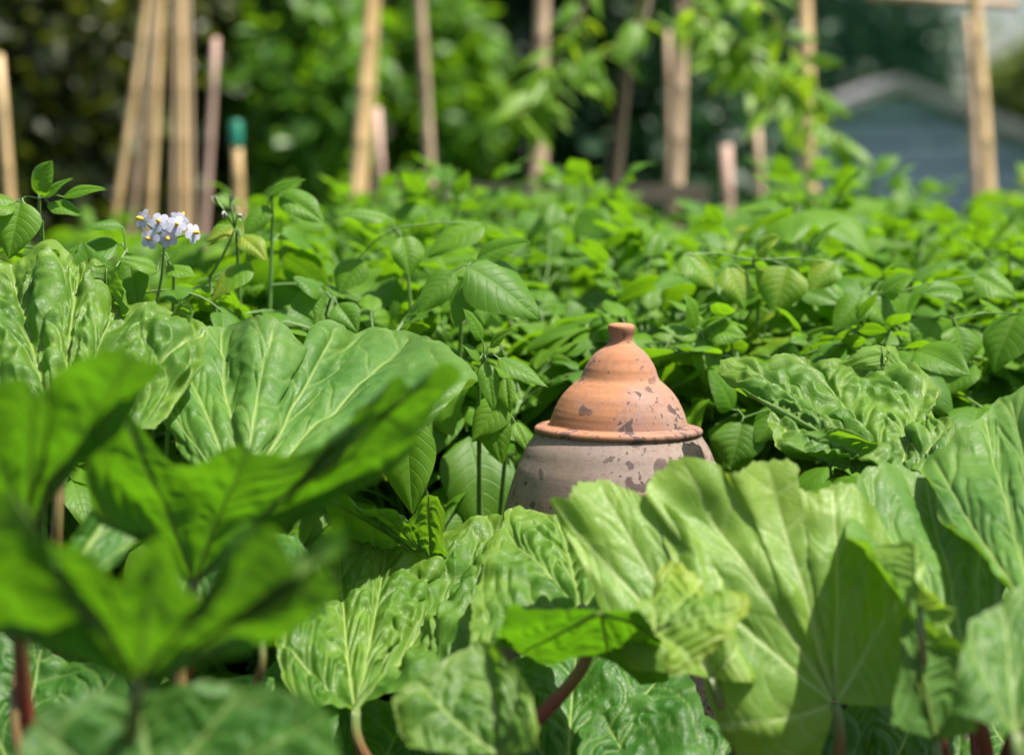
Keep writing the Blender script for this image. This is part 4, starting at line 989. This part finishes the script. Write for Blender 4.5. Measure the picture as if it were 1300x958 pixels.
# blossoms
def petals_material():
    m, nt = new_mat('potato_petal')
    co = N(nt, 'ShaderNodeTexCoord'); n = N(nt, 'ShaderNodeTexNoise', i_Scale=60.0); L(nt, co.outputs['Object'], n.inputs['Vector'])
    c = mixc(nt, n.outputs[0], (0.46, 0.47, 0.62), (0.66, 0.66, 0.76))
    leaf_shader(nt, c, c, c, 0.6, 0.35)
    return m
M_PET = petals_material()
M_WITH = simple('withered_petal', (0.22, 0.24, 0.16), (0.36, 0.36, 0.28), 40, 0.8)
M_ANTH = simple('yellow_anther', (0.75, 0.36, 0.01), (0.85, 0.5, 0.02), 80, 0.5)
rgf = np.random.default_rng(3)
def blossom(parent, org, px, py, d, face, size=0.021, wither=False):
    c = at(px, py, d)
    Fm = frame(np.array(face, float), np.array([0, 0, 1.0]) + 0.2 * rgf.normal(size=3))   # Y faces out
    mb = MB()
    k = 40; rr = 7
    V = [[0, 0, 0]]
    for j in range(1, rr + 1):
        r_ = j / rr
        for i in range(k):
            a = 2 * math.pi * i / k
            star = 0.66 + 0.34 * abs(math.cos(2.5 * a)) ** 0.7
            q = size * r_ * (star if r_ > 0.5 else 1) * (0.3 if wither else 1)
            V.append([q * math.cos(a), (0.25 * size * r_ ** 2 + 0.10 * size * math.cos(5 * a) * r_ ** 2) * (2.2 if wither else -0.4), q * math.sin(a)])
    fc = [(0, 1 + i, 1 + (i + 1) % k) for i in range(k)]
    for j in range(rr - 1):
        for i in range(k):
            a0 = 1 + j * k + i; a1 = 1 + j * k + (i + 1) % k
            fc.append((a0, a0 + k, a1 + k, a1))
    mb.add(np.array(V) @ Fm.T, fc)
    o = mb.build('flower', [M_WITH if wither else M_PET], parent); o.location = c - org
    ma = MB()
    ma.tube(np.array([[0, 0, 0], [0, 0.004, 0], [0, 0.010, 0], [0, 0.013, 0]]) @ Fm.T, [0.0026, 0.0034, 0.0026, 0.0011], 10)
    if not wither: ma.build('anthers', [M_ANTH], o)
    return c
def truss(root, g, foot, top, d, flowers, label):
    T = at(top[0], top[1], d); Ft = at(foot[0], foot[1], d + 0.03)
    mb = MB()
    t = np.linspace(0, 1, 8)[:, None]
    mb.tube((Ft * (1 - t) + T * t) + np.sin(t * 3) * np.array([0.003, 0, 0]) - g, np.linspace(0.0026, 0.002, 8), 7)
    for (px, py, face, wz) in flowers:
        c = at(px, py, d + face[1] * 0.02)
        mb.tube(np.array([T, (T + c) / 2 + [0, 0, 0.004], c]) - g, [0.0016, 0.0013, 0.0016], 6)
    # lower part runs into the foliage
    low = np.array([g[0], g[1], 0.25]); mb.tube(np.array([low, (low + Ft) / 2 + [0, 0.02, 0.03], Ft]) - g, [0.004, 0.003, 0.0026], 7)
    st = mb.build('flower_stalk', [M_PSTEM], root)
    for (px, py, face, wz) in flowers:
        blossom(st, g, px, py, d + face[1] * 0.02, face, 0.0165, wz)
truss(h2, g2, (197, 392), (208, 312), 3.74, [(181, 278, (-.6, -.7, .2), False), (202, 282, (-.1, -.9, .3), False), (224, 286, (.2, -.9, .25), False), (190, 303, (-.25, -.9, .1), False), (246, 296, (.75, -.6, .1), False), (213, 302, (.1, -.9, -.1), False), (229, 277, (.3, .6, .6), False)], '')
truss(h3, g3, (266, 352), (298, 290), 3.9, [(276, 256, (-.5, -.5, .7), True), (284, 268, (.1, -.6, -.6), True), (292, 256, (.4, -.4, .8), True), (302, 272, (.6, -.5, -.4), True)], '')

# ------------------------------------------------------------------ background canes
def cane(top, bot, d, wpx, mat, name='bamboo_cane', label='', group='canes and stakes behind the potatoes', cap=False, d2=None, square=False):
    T = at(top[0], top[1], d); B = at(bot[0], bot[1], d2 or d)
    dirv = (B - T) / np.linalg.norm(B - T)
    # carry on down into the soil
    k = (B[2] + 0.05) / -dirv[2]
    G = B + dirv * k
    if top[1] <= 5: T = T - dirv * 0.7
    r = wpx * 0.5 * d / F
    Ln = np.linalg.norm(G - T)
    root = None
    mb = MB()
    if square:
        mb.tube([T - G, T * 0.5 - G * 0.5, G - G], r * 1.2, 4, 0)
        o = mb.build(name, [mat], None, False)
    else:
        nn = max(6, int(Ln / 0.16))
        ts, rs = [], []
        for i in range(nn):
            for f_, s_ in ((0.0, 1.0), (0.86, 0.97), (0.93, 1.16), (0.97, 1.02)):
                ts.append((i + f_) / nn); rs.append(r * s_ * (1.05 - 0.2 * (1 - (i + f_) / nn)))
        ts.append(1.0); rs.append(r)
        ts = np.array(ts)[:, None]
        bend = np.sin(ts * 3.1) * 0.012 * np.array([1.0, 0.3, 0])
        mb.tube((T - G) * (1 - ts) + bend, np.array(rs), 10, 0)
        o = mb.build(name, [mat])
    o.location = G
    tag(o, label, 'cane' if not square else 'stake', group)
    if cap:
        mc = MB(); dv = -dirv
        p0 = T - G
        mc.tube([p0 + dirv * 0.07, p0 + dirv * 0.066, p0 - dirv * 0.004, p0 - dirv * 0.012], [r * 1.05, r * 1.1, r * 1.08, r * 0.7], 14, 0)
        mc.build('cap', [M_GREENCAP], o)
    return o
cane((-2, 70), (7, 240), 7.6, 13, M_BAM, label='tan bamboo cane cut by the left edge')
cane((182, 0), (143, 269), 7.7, 10, M_BAM, label='yellow bamboo cane, outermost left of the leaning bundle')
cane((192, 0), (165, 269), 8.0, 8, M_BAMG, label='darker bamboo cane in the middle of the leaning bundle')
cane((200, 0), (186, 269), 7.8, 11, M_BAM, label='tan bamboo cane on the right of the leaning bundle')
cane((218, 0), (216, 276), 8.0, 7, M_BAMG, label='darker cane on the left of the upright bundle')
cane((226, 0), (229, 276), 7.8, 10, M_BAM, label='bright cane in the middle of the upright bundle')
cane((234, 0), (239, 276), 8.0, 7, M_BAMG, label='brown cane on the right of the upright bundle')
cane((274, 48), (255, 280), 7.6, 10, M_PINK, label='thin pinkish cane leaning right, cut below the frame top')
cane((300, 158), (300, 255), 7.4, 15, M_BAM, cap=True, label='short tan stake with a green plastic cap', name='garden_stake')
cane((465, 0), (446, 248), 7.6, 15, M_BAM, label='stout yellow cane, front one of the leaning pair')
cane((474, 0), (456, 248), 7.9, 11, M_BAM, label='yellow cane half hidden behind the stout one')
cane((478, 137), (481, 260), 7.6, 13, M_PINK, label='short pale pink post beside the stout yellow cane', name='garden_stake')
cane((529, 0), (542, 232), 8.0, 13, M_BAMG, label='slim grey brown cane leaning left at its top')
cane((685, 0), (676, 240), 7.8, 20, M_BAMG, label='thick brown cane standing above the middle of the bed')
cane((684, 60), (688, 240), 8.2, 10, M_BAMG, label='thin cane tucked behind the thick brown one')
cane((862, 0), (855, 236), 7.9, 18, M_BAMG, label='thick cane of the close pair below the sapling leaves')
cane((848, 40), (846, 236), 8.2, 9, M_BAMG, label='thin cane of the close pair below the sapling leaves')
cane((922, 184), (922, 235), 8.0, 16, M_PINK, label='stubby orange brown stake just above the leaves', name='garden_stake')
cane((960, 148), (963, 240), 8.0, 11, M_BAMG, label='short thin cane between stubby stake and tall cane')
cane((1017, 0), (1025, 256), 7.8, 20, M_BAM, label='tall pale cane at the left of the blue shed')
cane((1234, 2), (1253, 270), 7.8, 17, M_BAM, label='pale cane leaning before the shed, joined to the top bar')
cane((1229, 20), (1236, 268), 8.1, 13, M_BAMG, label='darker upright cane behind the leaning one before the shed')

# top bar and net at the right
mb = MB(); a, b = at(1100, -6, 7.95), at(1290, 6, 7.95)
mb.tube([a - a, (b - a) / 2, b - a], 0.016, 10); o = mb.build('support_bar', [M_BAMG]); o.location = a
tag(o, 'wooden bar tied across the canes at the top right', 'bar')
mb = MB()
c0, c1, c2, c3 = at(1040, -40, 8.0), at(1240, -10, 8.0), at(1236, 120, 8.6), at(1040, 190, 9.4)
for i in range(26):
    s = i / 25
    pp = [((1 - s) * c0 + s * c3) * (1 - t) + ((1 - s) * c1 + s * c2) * t + np.array([0, 0, -0.03 * math.sin(math.pi * t)]) for t in np.linspace(0, 1, 9)]
    mb.tube(np.array(pp) - c0, 0.0006, 4, 0, False)
for i in range(22):
    s = i / 21
    pp = [((1 - t) * c0 + t * c3) * (1 - s) + ((1 - t) * c1 + t * c2) * s + np.array([0, 0, -0.03 * math.sin(math.pi * s)]) for t in np.linspace(0, 1, 7)]
    mb.tube(np.array(pp) - c0, 0.0006, 4, 0, False)
o = mb.build('garden_netting', [M_NET]); o.location = c0
tag(o, 'green garden netting draped between canes before the shed', 'netting')

# low timber rail behind the potatoes
ra, rb = at(470, 246, 7.5), at(900, 248, 7.5)
rail = empty('timber_rail', (ra[0], ra[1], 0), 'old grey brown timber rail just behind the potato bed', 'rail')
mb = MB(); mb.box((0.5 * (rb[0] - ra[0]), 0, ra[2]), (rb[0] - ra[0], 0.03, 0.055)); mb.build('board', [M_RAIL], rail, False)
for f in (0.06, 0.5, 0.94):
    mb = MB(); mb.box((f * (rb[0] - ra[0]), 0.042, ra[2] / 2 - 0.02), (0.05, 0.05, ra[2] + 0.05)); mb.build('post', [M_RAIL], rail, False)

# ------------------------------------------------------------------ shrubs and trees
def crown_mesh(n, rad, rg, size, mat, clumps=40, gap=0.35, lance=False):
    cen = rg.normal(size=(clumps, 3)); cen /= np.linalg.norm(cen, axis=1)[:, None]
    cen *= (rg.uniform(0.25, 1.0, clumps) ** 0.6)[:, None] * np.array(rad) * 0.85
    k = rg.integers(clumps, size=n)
    p = cen[k] + rg.normal(size=(n, 3)) * (np.array(rad) * gap * rg.uniform(0.35, 0.9, (clumps, 1))[k])
    d = rg.normal(size=(n, 3)); d /= np.linalg.norm(d, axis=1)[:, None]
    d[:, 2] -= 0.3
    up = rg.normal(size=(n, 3)) * 0.6 + np.array([0, -0.25, 1.0])
    r = np.cross(d, up); r /= np.linalg.norm(r, axis=1)[:, None] + 1e-9
    d /= np.linalg.norm(d, axis=1)[:, None]
    s = size * rg.uniform(0.6, 1.4, n)[:, None]
    wd = 0.22 if lance else 0.36
    nrm = np.cross(r, d)
    V = np.stack([p, p + d * s * 0.45 + r * s * wd + nrm * s * .08, p + d * s - nrm * s * 0.1, p + d * s * 0.45 - r * s * wd + nrm * s * .08], 1).reshape(-1, 3)
    q = np.arange(4 * n).reshape(n, 4)
    mb = MB(); mb.add(V, q)
    return mb

def shrub(name, px, d, z, rad, mat, seed, label, n=9000, size=0.09, cat='shrub', group='shrubs and trees behind the canes', clumps=60, gap=0.3):
    rg = np.random.default_rng(seed)
    p = at(px, 200, d)
    root = empty(name, (p[0], p[1], 0), label, cat, group)
    mb = crown_mesh(n, rad, rg, size, mat, clumps, gap)
    c = mb.build('crown', [mat], root, False); c.location = (0, 0, z)
    mt = MB()
    top = z + rad[2] * 0.3
    mt.tube(np.array([[0, 0, -0.05], [0.03, 0.02, top * 0.35], [-0.03, 0, top * 0.7], [0.02, 0.02, top]]), [0.05 + rad[2] * 0.03, 0.045 + rad[2] * 0.02, 0.04, 0.02], 9)
    for a in range(5):
        an = a * 1.26 + seed
        e = np.array([math.cos(an) * rad[0] * .6, math.sin(an) * rad[1] * .6, z + rad[2] * (0.1 + 0.1 * a)])
        s0 = np.array([0, 0, top * (0.3 + 0.08 * a)])
        mt.tube(np.array([s0, (s0 + e) / 2 + [0, 0, 0.05], e]), [0.03, 0.02, 0.008], 6)
    mt.build('trunk', [M_BARK], root)
    return root
shrub('hedge_shrub', -40, 11.0, 1.5, (1.1, 0.8, 1.9), M_HOL, 1, 'dark olive shrub filling the far left behind the edge cane', 14000, 0.10)
shrub('hedge_shrub', 120, 11.4, 1.5, (1.0, 0.8, 1.9), M_HOL, 2, 'dark olive shrub behind the bunched leaning canes', 14000, 0.10)
shrub('hedge_shrub', 265, 12.0, 1.5, (0.8, 0.8, 1.9), M_HOL, 3, 'dark olive shrub behind the green capped stake', 12000, 0.10)
shrub('bright_shrub', 385, 11.2, 1.3, (0.34, 0.45, 0.8), M_LIME, 4, 'bright lime green shrub left of the stout yellow cane', 5000, 0.11)
shrub('bright_shrub', 560, 12.4, 1.2, (0.35, 0.5, 0.6), M_LIME, 5, 'small green shrub glowing behind the slim grey cane', 2500, 0.11)
shrub('bluegreen_shrub', 500, 13.5, 1.6, (1.2, 0.8, 2.0), M_TEAL, 6, 'blue green shrub behind the stout yellow cane', 14000, 0.12)
shrub('bluegreen_shrub', 690, 13.2, 1.6, (1.2, 0.8, 2.0), M_TEAL, 7, 'blue green shrub behind the thick brown cane', 14000, 0.12)
shrub('bluegreen_shrub', 830, 14.5, 1.5, (0.9, 0.8, 2.0), M_TEAL, 8, 'dark shrub behind the paired canes, left of the shed', 12000, 0.12)
shrub('hedge_shrub', 330, 14.5, 1.8, (1.3, 0.8, 2.3), M_TEAL, 12, 'deep green shrub shading the back between lime shrub and hedge', 12000, 0.12)
shrub('dark_tree', 860, 40, 3.2, (2.2, 1.6, 3.6), M_DARK, 9, 'dark green tree left of the shed roof', 15000, 0.26, 'tree', clumps=70)
shrub('dark_tree', 1030, 44, 3.4, (2.2, 1.6, 3.6), M_DARK, 10, 'dark green tree rising over the left of the shed roof', 16000, 0.28, 'tree', clumps=70)
shrub('dark_tree', 1115, 42, 3.4, (1.25, 1.4, 3.6), M_DARK, 11, 'dark green tree rising over the shed gable behind the netting', 13000, 0.26, 'tree', clumps=60)
shrub('olive_tree', 1325, 60, 2.3, (1.5, 1.4, 1.6), M_OLV, 13, 'rounded olive green tree below the sky at the right edge', 9000, 0.3, 'tree')
shrub('low_shrub', 960, 20, 0.9, (0.35, 0.3, 0.6), M_TEAL, 14, 'low shrub at the left foot of the shed', 2500, 0.12)

# sapling with drooping pale leaves
sap = empty('sapling', tuple(np.array([*at(780, 240, 7.2)[:2], 0.0])), 'slender sapling with drooping pale green leaves hanging over the bed', 'tree')
sl_ = np.array(sap.location)
mt = MB()
tp = [at(780, 250, 7.2), at(786, 170, 7.2), at(795, 85, 7.15), at(812, 0, 7.1), at(830, -60, 7.1)]
tp = [np.array([tp[0][0], tp[0][1], -0.05])] + tp
mt.tube(np.array(tp) - sl_, [0.02, 0.019, 0.018, 0.016, 0.012, 0.008], 9)
mt.build('trunk', [M_BARK], sap)
rgs = np.random.default_rng(9)
limbs = [[(830, -60, 7.1), (760, -20, 7.0), (715, 60, 6.9), (680, 125, 6.85), (650, 155, 6.8)],
         [(830, -50, 7.1), (880, 10, 7.0), (940, 60, 6.9), (1000, 110, 6.8), (1075, 190, 6.7)],
         [(830, -60, 7.1), (820, 20, 6.8), (780, 60, 6.7), (740, 90, 6.7)],
         [(830, -60, 7.1), (860, -10, 7.2), (900, 40, 7.2), (960, 90, 7.2), (985, 150, 7.15)],
         [(830, -60, 7.1), (900, -40, 6.9), (980, 20, 6.8), (1040, 130, 6.75)]]
for li_, lb in enumerate(limbs):
    P = np.array([at(*q) for q in lb]) - sl_
    t = np.linspace(0, len(P) - 1, 24); C = catmull(P, t)
    m_ = MB(); m_.tube(C, np.linspace(0.007, 0.002, 24), 6)
    lo = m_.build('limb', [M_BARK], sap)
    mf = MB()
    nl = (60, 70, 24, 34, 22)[li_]
    for k in range(nl):
        f = rgs.uniform(0.25, 1.0) * (len(P) - 1)
        c = catmull(P, np.array([f]))[0] + rgs.normal(size=3) * 0.015
        d = np.array([rgs.normal() * 0.8, rgs.normal() * 0.6, -rgs.uniform(0.1, 1.1)])
        Ll = rgs.uniform(0.09, 0.16)
        Pq, q, uv = leaflet_grid(Ll, Ll * 0.3, 0.2, rgs.uniform(0.2, 0.9), 7, 5, rgs)
        mf.add(Pq @ frame(d, np.array([0, -0.4, 1.0]) + 0.4 * rgs.normal(size=3)).T + c, q, 0, uv)
    mf.build('foliage', [M_SPRIG], lo)

# ------------------------------------------------------------------ shed
def shed():
    d = 30.0
    ap = at(1143, 100, d)
    base = np.array([ap[0], ap[1], 0.0])
    root = empty('garden_shed', tuple(base), 'blue grey boarded shed with a shallow gable roof at the right', 'shed')
    px = d / F
    sl = (162 - 100) / (1300 - 1143)
    hw = 2.25
    za = ap[2]
    m = MB()
    # wall front gable as stacked boards
    M_SH = simple('blue_grey_paint', (0.20, 0.25, 0.34), (0.42, 0.47, 0.57), 5, 0.7, 0, (0.08, 1, 1.0))
    z = -0.02
    while z < za - 0.05:
        top = min(z + 0.215, za - 0.04)
        h2 = min(hw, max(0.02, (za - 0.03 - top) / sl))
        h1 = min(hw, max(0.02, (za - 0.03 - z) / sl))
        m.add([(-h1, -0.02, z), (h1, -0.02, z), (h2, 0.0, top), (-h2, 0.0, top), (-h1, 0.03, z), (h1, 0.03, z), (h2, 0.03, top), (-h2, 0.03, top)],
              [(0, 1, 2, 3), (5, 4, 7, 6), (4, 5, 1, 0), (3, 2, 6, 7), (0, 3, 7, 4), (1, 5, 6, 2)])
        z += 0.28
    m.build('wall', [M_SH], root, False)
    ms = MB()
    hz = za - 0.05 - hw * sl
    for s in (-1, 1): ms.box((s * (hw - 0.03), 1.5, hz / 2 - 0.03), (0.05, 2.9, hz))
    ms.box((0, 2.98, hz / 2 - 0.03), (2 * hw - 0.12, 0.05, hz))
    ms.build('side_wall', [M_SH], root, False)
    M_RF = simple('grey_felt', (0.16, 0.15, 0.155), (0.27, 0.255, 0.25), 8, 0.9)
    for s in (-1, 1):
        mr = MB(); e = hw + 0.2
        y0, y1, th = -0.22, 3.15, 0.05
        v = []
        for y in (y0, y1):
            v += [(0.002 * s, y, za + 0.02), (s * e, y, za + 0.02 - e * sl), (s * e, y, za - 0.03 - th - e * sl), (0.002 * s, y, za - 0.03 - th + 0.04)]
        f = [(0, 1, 2, 3), (7, 6, 5, 4), (0, 4, 5, 1), (1, 5, 6, 2), (2, 6, 7, 3), (3, 7, 4, 0)]
        if s < 0: f = [tuple(reversed(x)) for x in f]
        mr.add(v, f); mr.build('roof', [M_RF], root, False)
    mf = MB()
    for s in (-1, 1):
        e = hw + 0.15
        a = np.array([0.0, -0.235, za - 0.05]); b = np.array([s * e, -0.235, za - 0.05 - e * sl])
        mf.box((a + b) / 2, (np.linalg.norm(b - a), 0.022, 0.13), 0, np.array(Matrix.Rotation(-math.atan2((b - a)[2] * s, (b - a)[0] * s) , 3, 'Y')))
    mf.build('barge_board', [M_RF], root, False)
shed()
bp = at(903, 152, 20)
pr = empty('brick_pier', (bp[0], bp[1], 0), 'small reddish brick pier left of the shed under the sapling leaves', 'brick pier')
M_BR = simple('red_brick', (0.26, 0.10, 0.07), (0.36, 0.16, 0.11), 12, 0.9)
mb = MB(); mb.box((0, 0, bp[2] / 2), (0.22, 0.22, bp[2])); mb.build('shaft', [M_BR], pr, False)
mb = MB(); mb.box((0, 0, bp[2] + 0.03), (0.28, 0.28, 0.06)); mb.build('coping', [M_BR], pr, False)
